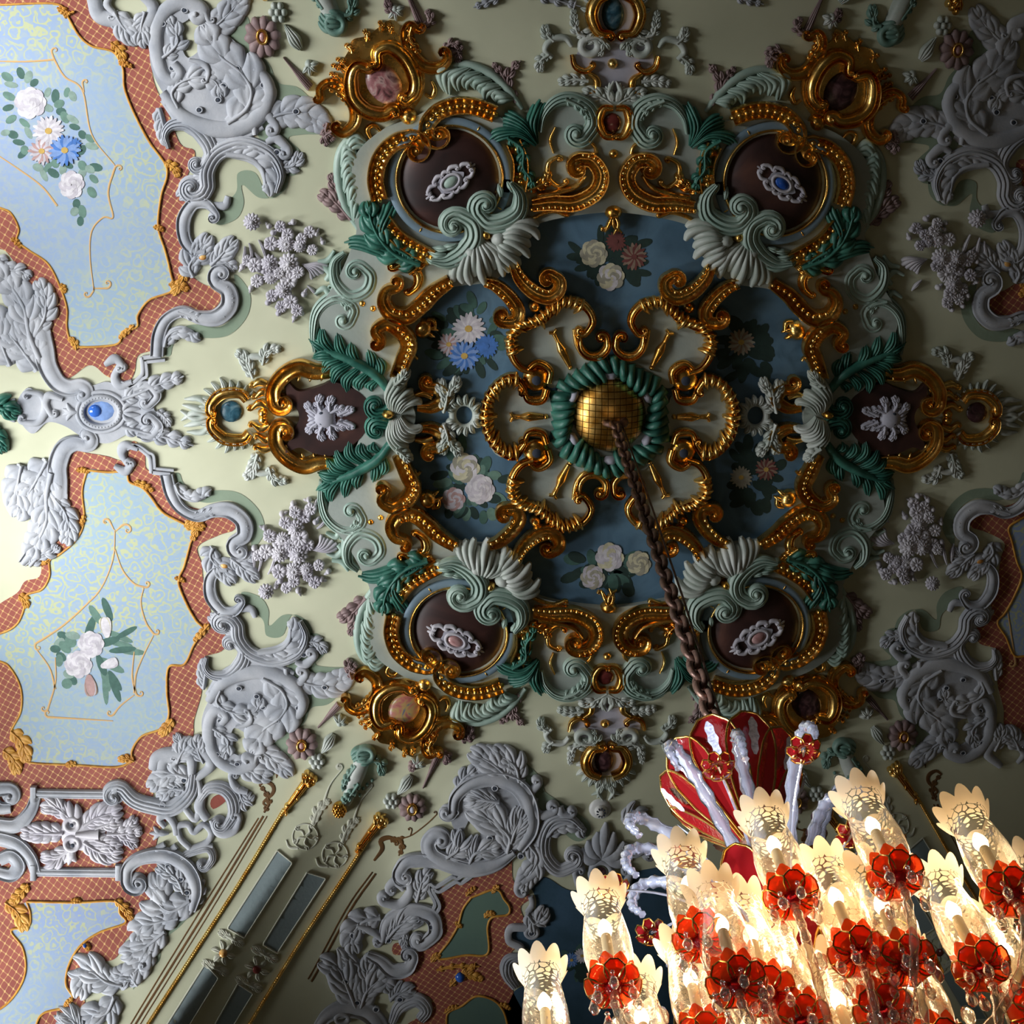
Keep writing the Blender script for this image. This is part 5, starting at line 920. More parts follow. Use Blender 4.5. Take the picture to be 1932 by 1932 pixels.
fan(mk, Dd('1660 500')[0], Dd('1605 490, 1605 475, 1615 460'), 4, 7, 17); scroll(mk, Dd('1790 490, 1820 480, 1840 470'), [3, 4], 6, c1=(4, 1, -1), prof='round', z0=17); mk = sym(mk, 'y'); ee = MB(); [dome(ee, p, 4.2, 3.6, 1.5, 26.2, seg=8, rings=2) for p in Dd('1678 478, 1678 528')]
cf = MB(); scroll(cf, Dd('1290 420, 1250 385, 1160 390, 1105 440, 1100 480'), [9, 11, 12, 10], 13, c1=(5, .8, -1), prof='ridge', z0=3); cf = sym(cf, 'y')
nk = MB(); 
for s_ in ('1320 350, 1350 330, 1390 340', '1330 410, 1370 380, 1400 400', '1310 470, 1350 440, 1400 460'): scroll(nk, Dd(s_), [4, 8, 6], 11, c0=(5, .9, 1), prof='round', z0=3)
dome(nk, Dd('1370 490')[0], 10, 9, 14, 4); nk = sym(nk, 'y'); st = dome(MB(), Dd('1205 485')[0], 21, 20, 5, 3, seg=18, rings=4)
lf = MB()
for a in np.linspace(8, 140, 9):
    a_ = math.radians(a); p = (435-math.cos(a_)*32, 776-math.sin(a_)*34); L_ = 34 if a < 90 else 26
    lobe(lf, p, math.pi+a_+.25, L_, -.7, 6, 9, 1); lobe(lf, p, math.pi+a_-.15, L_*.7, .8, 6, 9, 1)
fan(lf, Dd('1110 490')[0], Dd('940 480, 950 450, 960 420'), 6, 10, 1); acanthus(lf, Dd('1320 310, 1290 240, 1260 190, 1230 180'), 18, 6, h=9, z0=1); scroll(lf, Dd('1310 270, 1300 210, 1340 200, 1380 210'), [4, 7, 5], 9, prof='round', z0=1); acanthus(lf, Dd('1370 240, 1390 170, 1460 160'), 16, 6, h=9, z0=1)
lf = sym(lf, 'y')
for q, lb, gm_ in (((0, 0), 'left side shield cartouche with a pale lion-like mask and small blue green stone', 'jasperblue'), ((1, 0), 'right side shield cartouche in deep shade with a dim mask', 'jasperdark')):
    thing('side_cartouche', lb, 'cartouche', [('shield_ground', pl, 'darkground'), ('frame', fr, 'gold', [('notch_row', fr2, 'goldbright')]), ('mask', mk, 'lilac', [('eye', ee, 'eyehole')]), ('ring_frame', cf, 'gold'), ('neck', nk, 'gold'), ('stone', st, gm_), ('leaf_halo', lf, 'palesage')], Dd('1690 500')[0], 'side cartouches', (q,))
# ---- hub
HB = 18.0
def gem_petal(label, rim_pts, shells, plate, vase, c0, c1, quads, gr, at, symy=False, qn=None):
    rim = MB(); scroll(rim, rim_pts, [6, 8, 9, 9, 8, 6], 15, c0, c1, prof='ridge', z0=HB)
    sh = MB(); cc = np.array(at)
    P = resamp(crom(shells), 11.5); T = tang(P)
    for i, (p, t_) in enumerate(zip(P, T)):
        d = cc-p; d /= np.linalg.norm(d); a = math.atan2(d[1], d[0]); p0 = p-d*13
        lobe(sh, p0, a-.3, 28 if i % 4 else 35, .6, 7.2, 19, HB+3, 'round')
    vs = MB(); v0, v1 = [np.array(v_) for v_ in vase]; sweep(vs, [v0, v0+(v1-v0)*.12, v0+(v1-v0)*.3, v0+(v1-v0)*.7, v1], [5, 7, 9, 4, 5], [9, 10, 12, 8, 8], 'round', HB-4)
    dv = (v1-v0)/np.linalg.norm(v1-v0); nv = np.array([-dv[1], dv[0]])
    for s_ in (1, -1): scroll(vs, [v0+(v1-v0)*.75, v1, v1+dv*5+nv*s_*8], [2.5, 4, 3], 9, prof='round', z0=HB-4, step=1.5)
    dome(vs, v0-dv*5, 5, 5, 10, HB-4)
    pl = slab(MB(), plate, 0, HB-4)
    mo = MB(); q = np.array(plate); 
    if symy: rim, sh, pl = sym(rim, 'y'), sym(sh, 'y'), pl
    return thing('hub_lobe', label, 'rosette lobe', [('plate', pl, 'plate'), ('rim', rim, 'gold'), ('shell_fringe', sh, 'goldbright'), ('vase', vs, 'gold')], at, gr, quads, qn=qn, base=HB)
gem_petal('gold shell-rimmed lobe of the hub rosette at the @', K('370 530, 290 500, 235 430, 215 330, 260 250, 370 200, 450 160, 540 70, 660 60, 740 120, 765 200, 710 280, 670 270'), K('240 400, 225 310, 280 230, 400 190, 480 120, 570 60, 680 80'),
          K('300 520, 230 400, 230 280, 330 210, 450 160, 560 70, 680 80, 760 180, 700 290, 700 380, 790 450, 700 520, 560 620, 480 640, 420 560'), (K('610 490')[0], K('510 280')[0]), None, (7, .9, 1), Q4, 'shell-rimmed lobes of the hub', K('500 330')[0])
gem_petal('gold shell-rimmed lobe pointing sideways from the hub, @ one', K('310 640, 240 560, 150 600, 80 690, 55 780, 50 830'), K('250 570, 160 600, 90 680, 65 760, 60 832'),
          K('480 700, 330 700, 290 600, 200 560, 110 620, 50 740, 40 840, 60 960, 120 1080, 220 1110, 300 1060, 330 970, 480 960'), (K('440 832')[0], K('240 832')[0]), (7, .9, 1), None, H2, 'shell-rimmed lobes of the hub', K('200 832')[0], True, LR)
m = MB(); dome(m, K('392 580')[0], 26, 24, 16, HB-4, seg=18); scroll(m, K('330 520, 400 470, 480 520, 470 600'), [5, 8, 7], 13, prof='ridge', z0=HB); scroll(m, K('310 640, 340 710, 430 710, 460 640'), [5, 8, 7], 13, prof='ridge', z0=HB); k = dome(MB(), K('392 580')[0], 9, 9, 2, HB+11.5, seg=12, rings=2)
thing('gold_socket', 'gold cup-like knot with a dark round hole between hub lobes at the @', 'boss', [('cup', m, 'gold'), ('hole', k, 'eyehole')], K('392 580')[0], 'gold knots with holes', Q4, base=HB)
m = MB(); scroll(m, K('680 290, 690 370, 740 420, 810 420, 860 370, 860 300'), [4, 7, 8, 8, 7], 14, c0=(4, .8, -1), c1=(12, 1.15, -1), prof='ridge', z0=HB-2); sweep(m, K('640 250, 660 360, 720 440, 800 450'), [3, 4, 3], 9, 'round', HB-4)
thing('hub_scroll', 'gold C-hook closing the hub rosette towards the end field at the @', 'scroll', [('scroll', m, 'gold')], K('780 380')[0], 'gold hooks of the hub', Q4, base=HB)
# teal leaf ring
hc = (1151, 787); LB = HB+4
seat = slab(MB(), oval(hc, 114, 112, 0, 24), 0, HB)
o = bpy.data.objects.new('leaf_ring', None); org = W3([hc], 0)[0]; o.location = org; COL.objects.link(o); o['label'] = 'ring of six dark green fluted leaves framing the gold dome'; o['category'] = 'leaf ring'
relief('seat', seat, 'plate', o, org)
rg = ring(MB(), hc, 112, 111, 5, 8, LB-4); 
for k in range(6):
    a0 = math.radians(60*k); lf = MB()
    pr_ = lambda R_, d_: (hc[0]+math.cos(a0+math.radians(d_))*R_, hc[1]+math.sin(a0+math.radians(d_))*R_*.99)
    flutes(lf, [pr_(122, -31), pr_(104, -29), pr_(84, -24), pr_(64, -10)], [pr_(122, 23), pr_(104, 28), pr_(86, 33), pr_(60, 32)], 6, 24, LB-6, .8, .26, 1.1)
    relief('leaf', lf, 'teal', o, org, base=HB)
    a = a0+math.radians(30); nb = MB(); p = np.array([hc[0]+math.cos(a)*80, hc[1]+math.sin(a)*80]); dome(nb, p, 16, 9, 14, LB, a+1.57, 6, 2); relief('spacer', nb, 'lilac', o, org, base=HB)['label'] = 'small lilac spacer tab'
# gold dome
dm = MB(); dome(dm, hc, 70, 69, 46, HB-2, seg=48, rings=12); rimg = MB()
thing('dome_boss', 'gilded dome scored with a fine square grid at the centre of the ceiling', 'dome', [('shell', dm, 'goldgrid')], hc, base=HB+20)
# ================================================================== CORNER RIBS
def G(s): return S('G', s)
def H_(s): return S('H', s)
def rope(P, w):
    m = MB(); sweep(m, P, w*.7, w*1.6, 'round', 1)
    Q = resamp(crom(P), w*1.35); T = tang(Q)
    for q, t in zip(Q, T):
        a = math.atan2(t[1], t[0])+.75; dome(m, q, w*1.5, w*.62, w*2.3, .6, a, 8, 3)
    return m
def line(P, w, h=1.2): return sweep(MB(), P, w, h, 'flat', 0, step=20)
SIDE = {(0, 0): 'upper left', (1, 0): 'upper right', (0, 1): 'lower left', (1, 1): 'lower right'}
BL = lambda pts: [tuple(p) for p in mirror(pts, 0, 1)]     # traced lower left, stored as upper left
def corner(name, label, cat, parts, at, group, quads=Q4, base=0.0):
    """parts traced in the lower left quarter; copies are mirrored from there"""
    pr = []
    for pt in parts:
        pt = list(pt); pt[1] = conv(pt[1]); 
        if len(pt) > 3 and pt[3]: pt[3] = [(a, conv(b), c) for a, b, c in pt[3]]
        pr.append(tuple(pt))
    return thing(name, label, cat, pr, BL([at])[0], group, quads, base=base)
def conv(m):
    o = MB(); V = np.vstack(m.v).copy(); V[:, :2] = mirror(V[:, :2], 0, 1); o.add(V, m.f); return o
NOR = ((0, 0), (0, 1), (1, 1)); 
r1 = G('1480 810, 1250 1190, 1010 1560, 790 1900, 700 2040'); r2 = G('2000 840, 1800 1150, 1560 1510, 1300 1930, 1220 2060')
for P, l_ in ((r1, 'window-side'), (r2, 'inner')):
    corner('rope_moulding', f'gilt rope moulding along the {l_} edge of the @ corner rib', 'rope moulding', [('rope', rope(P, 3.4), 'goldbright')], P[1], 'gilt ropes on the corner ribs', ((0, 1), (1, 1), (1, 0)))
m = MB()
for P, w in ((G('1345 860, 1050 1330, 700 1900, 640 2010'), 1.2), (G('1370 850, 1080 1330, 725 1900, 665 2010'), 2.0), (G('1390 850, 1105 1330, 750 1900, 690 2010'), 1.0)): sweep(m, P, w, .8, 'flat', 0, 20)
for P, w in ((J('330 790, 180 1000, -20 1370, -60 1440'), 1.4), (J('350 800, 200 1015, 0 1385, -40 1455'), 2.0)): sweep(m, P, w, .8, 'flat', 0, 20)
acanthus(m, G('1375 830, 1400 780, 1380 720, 1350 690'), 9, 4, h=1.4, stem=1.5); scroll(m, G('1440 640, 1480 600, 1510 590'), [1, 1.4], 1, c1=(5, 1, 1), prof='flat'); scroll(m, G('1440 650, 1440 600, 1450 580'), [1, 1.6], 1, c1=(4, 1, 1), prof='flat')
scroll(m, G('1350 690, 1380 670, 1420 690, 1420 730, 1370 780, 1400 800'), [2, 4, 3, 1.5], 1, prof='flat')
scroll(m, J('340 720, 390 650, 380 600, 430 580, 480 600'), [2, 4, 5, 2], 1, c1=(6, 1, 1), prof='flat'); acanthus(m, J('440 600, 500 590, 510 650, 490 690'), 10, 4, h=1.4); scroll(m, J('490 590, 560 570, 620 530, 680 480, 720 440'), [1.2, 1], 1, c1=(5, 1, -1), prof='flat'); scroll(m, J('560 570, 570 530, 560 520'), [1, 1], 1, c1=(4, 1, -1), prof='flat')
corner('rib_tracery', 'thin painted brown lines and tendrils beside the @ corner rib', 'painted line', [('line', m, 'brownpaint')], G('1370 850')[0], 'painted lines of the corner ribs', ((0, 1), (1, 1)))
# painted long panels, gem roundels on both faces of the rib
for P, l_ in ((G('1445 1025, 1525 1090, 1275 1480, 1185 1430'), 'nearer the mask panel, upper'), (G('1070 1615, 1140 1690, 990 1932, 940 2010, 810 2010, 870 1932'), 'nearer the mask panel, lowest'), (G('1600 1140, 1700 1170, 1445 1560, 1370 1515'), 'on the shaded face, upper'), (G('1240 1720, 1320 1770, 1220 1932, 1160 2020, 1060 2020, 1120 1932'), 'on the shaded face, lowest')):
    mo = MB(); q = [tuple(p) for p in P]; sweep(mo, q+q[:1], 2.6, 2.4, 'round', 0, 8) if False else None
    L = resamp(np.array(q+q[:1]), 5); sweep(mo, L, 1.6, 1.8, 'round', 1.8, raw=True)
    corner('long_panel', f'long grey blue painted panel on the @ corner rib, {l_}', 'panel', [('field', slab(MB(), P, 0, 2.2, cell=12, smooth=False), 'bandpanel'), ('moulding', mo, 'mould')], P[0], None, ((0, 1), (1, 1)))
for c, g_, l_ in ((G('1163 1560')[0], 'gemamber', 'an amber'), (G('1338 1645')[0], 'gemred', 'a dark red')):
    rs = MB()
    for k in range(6): a = k*math.pi/3+.2; lobe(rs, (c[0]+6*math.cos(a), c[1]+6*math.sin(a)), a+.5, 19, -1.0, 6, 3.2, 0)
    for dx, dy, a in ((15, -28, -1.0), (-15, 28, 2.1)): acanthus(rs, [(c[0]+dx, c[1]+dy), (c[0]+dx+10*math.cos(a+1.5), c[1]+dy+10*math.sin(a+1.5)), (c[0]+dx+24*math.cos(a+1.5), c[1]+dy+24*math.sin(a+1.5))], 12, 4, h=3); acanthus(rs, [(c[0]+dx, c[1]+dy), (c[0]+dx-10*math.cos(a+1.5), c[1]+dy-10*math.sin(a+1.5)), (c[0]+dx-24*math.cos(a+1.5), c[1]+dy-24*math.sin(a+1.5))], 12, 4, h=3)
    corner('rib_roundel', f'low cream rosette with {l_} gem on the @ corner rib', 'rosette', [('rosette', rs, 'mould'), ('gem', dome(MB(), c, 8, 8, 5, 2), g_)], c, None, ((0, 1), (1, 1)))
for c, l_ in ((G('1590 955')[0], 'lit'), (G('1745 1050')[0], 'shaded')):
    rs = MB(); ring(rs, c, 24, 24, 1.5, 1.6, 0); 
    for k in range(5): a = k*1.257; scroll(rs, [(c[0]+3*math.cos(a), c[1]+3*math.sin(a)), (c[0]+13*math.cos(a+.4), c[1]+13*math.sin(a+.4)), (c[0]+19*math.cos(a), c[1]+19*math.sin(a))], [1.2, 2.4, 1.6], 2.2, c1=(5, .8, 1), prof='round')
    a0 = -1.0; scroll(rs, [(c[0]+14, c[1]-22), (c[0]+30, c[1]-50), (c[0]+46, c[1]-96), (c[0]+70, c[1]-128)], [5, 3, 1.5, 1], 2, c1=(8, 1, -1), prof='round'); acanthus(rs, [(c[0]+14, c[1]-24), (c[0]+24, c[1]-50), (c[0]+46, c[1]-70)], 14, 4, h=2.6); scroll(rs, [(c[0]-14, c[1]+22), (c[0]-30, c[1]+20), (c[0]-36, c[1]+6)], [3, 3, 1.5], 2.2, prof='round')
    corner('rib_roundel', f'faint cream tendril roundel on the {l_} face of the @ rib', 'rosette', [('tendril', rs, 'mould')], c, None, ((0, 1), (1, 1)))
# ================================================================== CORNER DROPS
def rosette(c, r): 
    m = MB(); flower(m, c, r, 10, 11, 3, .1, 1, 'round', 1.05); g = ring(MB(), c, 8, 9.5, 2.4, 9, 10); j = dome(MB(), c, 6, 7.5, 7, 12, seg=12, rings=4); return m, g, j
def twoside(fa, fb, name, label, cat, group, quads):  pass
for c, r, gm_, l_ in (((570, 1401), 30, 'gempink', 'window-side'), ((778, 1521), 26, 'lilac', 'inner')):
    m, g, j = rosette(c, r)
    corner('rosette', f'mauve petalled rosette with gold-rimmed oval gem, {l_} drop at the @', 'rosette', [('petals', m, 'mauve'), ('gold_rim', g, 'gold', [('gem', j, gm_)])], c, 'mauve rosettes at the corners', Q4)
for (a, b, l_) in (((640, 1328), (600, 1372), 'window-side'), ((832, 1410), (798, 1486), 'inner')):
    m = MB(); a, b = np.array(a, float), np.array(b, float); sweep(m, [a, a+(b-a)*.35, a+(b-a)*.6, b], [7, 6, 3, 1.5], [10, 9, 6, 4], 'flute', 1)
    corner('tassel_rod', f'small mauve tassel rod above the rosette, {l_} drop at the @', 'tassel', [('rod', m, 'mauve')], a, 'mauve tassel rods', Q4)
def drop_set(p, l_, rope_start):
    """p: tuft, bell top, bell end, berries, torch top, torch end"""
    p = [np.array(q, float) for q in p]; d = (p[2]-p[1])/np.linalg.norm(p[2]-p[1]); n_ = np.array([-d[1], d[0]])
    m = MB()
    for s_ in (-1, -.4, .2, .8): a = math.atan2(*( -d)[::-1])+s_*1.1; lobe(m, p[0], a, 17, s_*.6, 5.5, 11, 2)
    dome(m, p[0], 7, 7, 12, 2)
    corner('leaf_tuft', f'grey leaf tuft heading the {l_} drop at the @', 'tuft', [('tuft', m, 'palesage')], p[0], 'grey tufts of the corner drops', Q4)
    m = MB(); flutes(m, [p[1]-n_*4, p[1]-n_*10+d*14, p[1]+d*30-n_*6, p[2]-n_*3], [p[1]+n_*4, p[1]+n_*10+d*14, p[1]+d*30+n_*5, p[2]+n_*3], 4, 13, 2)
    corner('husk_drop', f'grey fluted husk in the middle of the {l_} drop at the @', 'husk', [('husk', m, 'palesage')], p[1], 'grey husks of the corner drops', Q4)
    m = MB(); dome(m, p[3], 6, 6, 13, 2)
    for k in range(6): a = k*1.047; dome(m, (p[3][0]+10*math.cos(a), p[3][1]+10*math.sin(a)), 5.8, 5.8, 10, 2)
    corner('berry_cluster', f'round grey berry cluster above the gold torch, {l_} drop at the @', 'berries', [('berries', m, 'palesage')], p[3], 'grey berries of the corner drops', Q4)
    t = p[5]-p[4]; L_ = np.linalg.norm(t); t /= L_; tn = np.array([-t[1], t[0]]); a = math.atan2(t[1], t[0])
    m = MB(); sweep(m, [p[4], p[4]+t*L_*.15, p[4]+t*L_*.3, p[4]+t*L_*.6, p[5]], [5, 8, 7, 6, 3.5], [9, 13, 12, 11, 7], 'flute', 1)
    cup = MB(); 
    for s_ in (-1, -.35, .35, 1): lobe(cup, p[4]+t*L_*.22, a+math.pi+s_*.75, 19, s_*.5, 6, 14, 3)
    for s_ in (-1, 0, 1): dome(cup, p[4]+t*L_*.02+tn*s_*9, 6, 6, 15, 3)
    lv = MB(); 
    for k, s_ in ((.35, 1), (.5, -1), (.75, 1), (.9, -1)): lobe(lv, p[4]+t*L_*k, a+s_*.9, 13, -s_*.9, 3.6, 9, 3)
    corner('torch_ornament', f'gilt torch with cupped leaves topping the {l_} rope at the @', 'torch', [('shaft', m, 'gold'), ('cup', cup, 'goldbright'), ('leaf', lv, 'gold')], p[4], 'gilt torches at the rope ends', Q4)
drop_set([(641, 1362), (630, 1384), (607, 1418), (598, 1435), (588, 1460), (535, 1532)], 'window-side', 0)
drop_set([(787, 1440), (776, 1462), (750, 1496), (738, 1510), (722, 1540), (672, 1606)], 'inner', 0)
m = MB(); c1 = J('250 120')[0]; flutes(m, J('330 30, 240 20, 200 60, 200 90'), J('340 110, 290 130, 260 130, 230 150'), 5, 13, 3); acanthus(m, J('340 100, 380 110, 390 190'), 14, 5, h=12, z0=3); ring(m, J('290 60')[0], 14, 12, 6, 12, 6)
cn = MB(); sweep(cn, J('270 110, 240 190, 200 290, 170 370'), [15, 15, 13, 9], [13, 15, 13, 10], 'round', 1)
hs = MB(); acanthus(hs, J('230 130, 170 220, 150 290'), 10, 6, (-1, 1), h=11, z0=2); acanthus(hs, J('250 230, 200 300, 150 350'), 14, 5, h=11, z0=8)
for x, y in ((330, 230), (300, 255), (275, 280), (255, 320)): dome(hs, J(f'{x} {y}')[0], 3.4, 3.4, 6, 1, seg=8, rings=3)
pc = MB(); c = np.array(J('132 400')[0]); dome(pc, c, 14, 14, 18, 2, seg=16, rings=5)
for i in range(5):
    for j in range(5): q = c+np.array([(i-2)*5.2+(j % 2)*2.6, (j-2)*5.2]); 
    # scales
for i in range(-2, 3):
    for j in range(-2, 3):
        x, y = i*5.4+(j % 2)*2.7, j*5.0
        if x*x+y*y < 150: dome(pc, (c[0]+x, c[1]+y), 3.4, 3.4, 4, 2+18*math.sqrt(max(0, 1-(x*x+y*y)/200.))-1, seg=6, rings=2)
corner('cone_pendant', 'green leafy cornucopia pendant ending in a gold pine cone on the @ rib', 'pendant', [('leaf_collar', m, 'paleteal'), ('horn', cn, 'palesage'), ('leaf_spray', hs, 'paleteal'), ('pine_cone', pc, 'gold')], c1, 'cornucopia pendants', Q4)
# ================================================================== FLOWER SPRAYS
def spray(c, sx, sy, spots, label, seedn, fanp):
    org = W3([c], 0)[0]; o = bpy.data.objects.new('flower_spray', None); o.location = org; COL.objects.link(o)
    o['label'] = label; o['category'] = 'flower spray'; o['group'] = 'white flower sprays'; rr = random.Random(seedn)
    for (x, y, r, k) in spots:
        p = (c[0]+x*sx, c[1]+y*sy); m = MB()
        if k == 0: flower(m, p, r, rr.choice((5, 5, 6)), 7, rr.uniform(6, 14), rr.uniform(0, 1), 1, 'leaf')
        elif k == 1: flower(m, p, r, 12, 6, 12, rr.uniform(0, 1), 3)
        elif k == 2: dome(m, p, r*.7, r*.7, 12, 3, 0, 8, 4); lobe(m, p, rr.uniform(0, 6), r*1.4, .3, r*.4, 7, 3)
        else: flower(m, p, r, 16, 6, 8, 0, 2)
        relief({0: 'small_blossom', 1: 'zinnia', 2: 'bud', 3: 'daisy'}[k], m, 'whitestucco', o, org)
    sh = MB(); b = np.array(fanp[0], float); flutes(sh, [c+(b+q)*(sx, sy) for q in np.array([(0, 0), (14, 14), (16, 36)])], [c+(b+q)*(sx, sy) for q in np.array([(0, 0), (34, -4), (58, 4)])], 6, 10, 2); relief('shell', sh, 'whitestucco', o, org)
    bl = MB()
    for q in fanp[1]: lobe(bl, (c[0]+q[0]*sx, c[1]+q[1]*sy), math.atan2(math.sin(q[2])*sy, math.cos(q[2])*sx), q[3], .5*sx*sy, 3.6, 8, 2)
    relief('leaf_blade', bl, 'whitestucco', o, org)
    return o
base_sp = [(-63, -82, 17, 1), (-10, -73, 11, 0), (14, -80, 9, 2), (-32, -72, 8, 2), (45, -62, 12, 0), (58, -58, 8, 2), (30, -50, 11, 0), (70, -42, 8, 2), (4, -58, 12, 0), (-24, -60, 9, 2), (0, -40, 17, 3), (26, -36, 13, 3), (-28, -40, 14, 0), (50, -28, 11, 0),
           (-72, -8, 11, 0), (-58, 0, 14, 0), (-30, -4, 17, 1), (6, -4, 20, 1), (-82, 4, 9, 2), (-28, 22, 15, 3), (-54, 30, 13, 0), (-66, 44, 8, 2), (6, 28, 17, 0), (-4, 46, 17, 1), (-26, 58, 12, 0), (-34, 72, 9, 2), (10, 68, 14, 0), (-8, 78, 12, 0), (22, 84, 12, 0), (16, 100, 8, 2), (30, 92, 7, 2), (-14, 92, 9, 2), (34, 56, 9, 2), (-42, 12, 10, 2), (24, 12, 12, 0), (-12, 14, 11, 0)]
fp = ((30, 0), [(-70, -40, 1.2, 44), (-52, -46, 1.0, 46), (-60, -22, .8, 40), (-78, -34, 1.5, 34), (40, 40, .6, 28)])
spray(np.array((540.0, 498.0)), 1, 1, base_sp, 'white stucco flower spray on the cream vault at the upper left', 1, fp)
spray(np.array((558.0, 1036.0)), 1, -1, [(x*.95+(y*.10), y*.95, r, k) for x, y, r, k in base_sp[1:]]+[(-55, -75, 15, 1)], 'white stucco flower spray on the cream vault at the lower left', 2, fp)
spray(np.array((1778.0, 488.0)), -1, 1, [(x*.75-(y*.28), y*.95, r*.95, k) for x, y, r, k in base_sp[1:]]+[(-62, -78, 18, 1)], 'shaded white stucco flower spray with a raised zinnia at the upper right', 3, fp)
spray(np.array((1716.0, 1024.0)), -1, -1, [(x*.7-(y*.25), y*.9, r*.95, k) for x, y, r, k in base_sp[1:]]+[(-40, -72, 14, 1)], 'shaded white stucco flower spray at the lower right', 4, fp)
# smoke detector
m = MB(); dome(m, (1132, 1526), 21, 19, 7, 0, 0, 28, 4); cdm = MB(); dome(cdm, (1133, 1527), 12, 11, 14, 4, 0, 24, 5); v_ = MB()
for k in range(9): a = k*2*math.pi/9; sweep(v_, [(1133+5*math.cos(a), 1527+5*math.sin(a)), (1133+9*math.cos(a), 1527+9*math.sin(a))], 1.0, 3, 'flat', 14)
thing('smoke_detector', 'round white slotted smoke detector on the cream vault', 'smoke detector', [('base', m, 'whiteplastic'), ('cap', cdm, 'whiteplastic', [('slot', v_, 'eyehole')])], (1132, 1526))
# ================================================================== GLASS MATERIALS
SC.cycles.transparent_max_bounces = 32; SC.cycles.max_bounces = 10
def glassy(name, tint, facing, gl_rough, trans, tfac, patch=None, edge=0.0):
    """thin blown glass: see-through, glossy at grazing angles, a little light caught in the body"""
    m = bpy.data.materials.new(name); m.use_nodes = True; nt = m.node_tree; nt.nodes.clear(); N = nt.nodes.new; L = nt.links.new
    out = N('ShaderNodeOutputMaterial'); tr = N('ShaderNodeBsdfTransparent'); tr.inputs[0].default_value = tint
    gl = N('ShaderNodeBsdfGlossy'); gl.inputs['Roughness'].default_value = gl_rough; gl.inputs[0].default_value = (1, .97, .95, 1)
    lw = N('ShaderNodeLayerWeight'); lw.inputs[0].default_value = facing; tl = N('ShaderNodeBsdfTranslucent'); tl.inputs[0].default_value = trans
    df = N('ShaderNodeBsdfDiffuse'); df.inputs[0].default_value = trans; md = N('ShaderNodeMixShader'); md.inputs[0].default_value = .5; L(tl.outputs[0], md.inputs[1]); L(df.outputs[0], md.inputs[2])
    m1 = N('ShaderNodeMixShader'); m1.inputs[0].default_value = tfac; L(tr.outputs[0], m1.inputs[1]); L(md.outputs[0], m1.inputs[2])
    v = coords(nt); bp = N('ShaderNodeBump'); bp.inputs['Strength'].default_value = .35; bp.inputs['Distance'].default_value = .004
    L(noise(nt, v, 60, 2), bp.inputs['Height']); L(bp.outputs[0], gl.inputs['Normal'])
    m2 = N('ShaderNodeMixShader'); L(lw.outputs['Facing'], m2.inputs[0]); L(m1.outputs[0], m2.inputs[1]); L(gl.outputs[0], m2.inputs[2])
    if patch:
        tc = N('ShaderNodeTexCoord'); vo = N('ShaderNodeTexVoronoi'); vo.feature = 'DISTANCE_TO_EDGE'; vo.inputs['Scale'].default_value = 55; L(tc.outputs['Object'], vo.inputs['Vector'])
        sx = N('ShaderNodeSeparateXYZ'); L(tc.outputs['Object'], sx.inputs[0])
        mr = N('ShaderNodeMapRange'); L(sx.outputs[2], mr.inputs[0]); mr.inputs[1].default_value = .14; mr.inputs[2].default_value = .297; mr.inputs[3].default_value = .40; mr.inputs[4].default_value = .035
        gt = N('ShaderNodeMath'); gt.operation = 'GREATER_THAN'; L(vo.outputs['Distance'], gt.inputs[0]); L(mr.outputs[0], gt.inputs[1])
        rim = N('ShaderNodeMath'); rim.operation = 'GREATER_THAN'; L(sx.outputs[2], rim.inputs[0]); rim.inputs[1].default_value = .302
        mx = N('ShaderNodeMath'); mx.operation = 'MAXIMUM'; L(gt.outputs[0], mx.inputs[0]); L(rim.outputs[0], mx.inputs[1])
        d2 = N('ShaderNodeBsdfDiffuse'); d2.inputs[0].default_value = patch; t2 = N('ShaderNodeBsdfTranslucent'); t2.inputs[0].default_value = patch; mm_ = N('ShaderNodeMixShader'); mm_.inputs[0].default_value = .55; L(d2.outputs[0], mm_.inputs[1]); L(t2.outputs[0], mm_.inputs[2])
        m3 = N('ShaderNodeMixShader'); L(mx.outputs[0], m3.inputs[0]); L(m2.outputs[0], m3.inputs[1]); L(mm_.outputs[0], m3.inputs[2]); m2 = m3
    L(m2.outputs[0], out.inputs[0]); MT[name] = m
glassy('shadeglass', (.97, .95, .90, 1), .30, .07, (1, .88, .68, 1), .13, patch=(.92, .80, .62, 1))
glassy('crystal', (.93, .95, 1, 1), .55, .12, (.78, .82, 1.0, 1), .42)
glassy('armglass', (.97, .93, .86, 1), .45, .08, (.9, .8, .6, 1), .22)
glassy('prismglass', (.97, .95, .92, 1), .5, .04, (.9, .84, .75, 1), .12)
glassy('redglass', (.95, .10, .02, 1), .10, .08, (1.0, .10, .015, 1), .55)
glassy('rubyglass', (.45, .015, .02, 1), .18, .08, (.42, .015, .02, 1), .6)
def emis(name, col, st):
    m, nt, p = newmat(name); p.inputs['Emission Color'].default_value = col; p.inputs['Emission Strength'].default_value = st; MT[name] = m
emis('bulb', (1, .80, .50, 1), 11)
stucco('candle', (232, 214, 176), (222, 200, 160), .5, 6, .02)
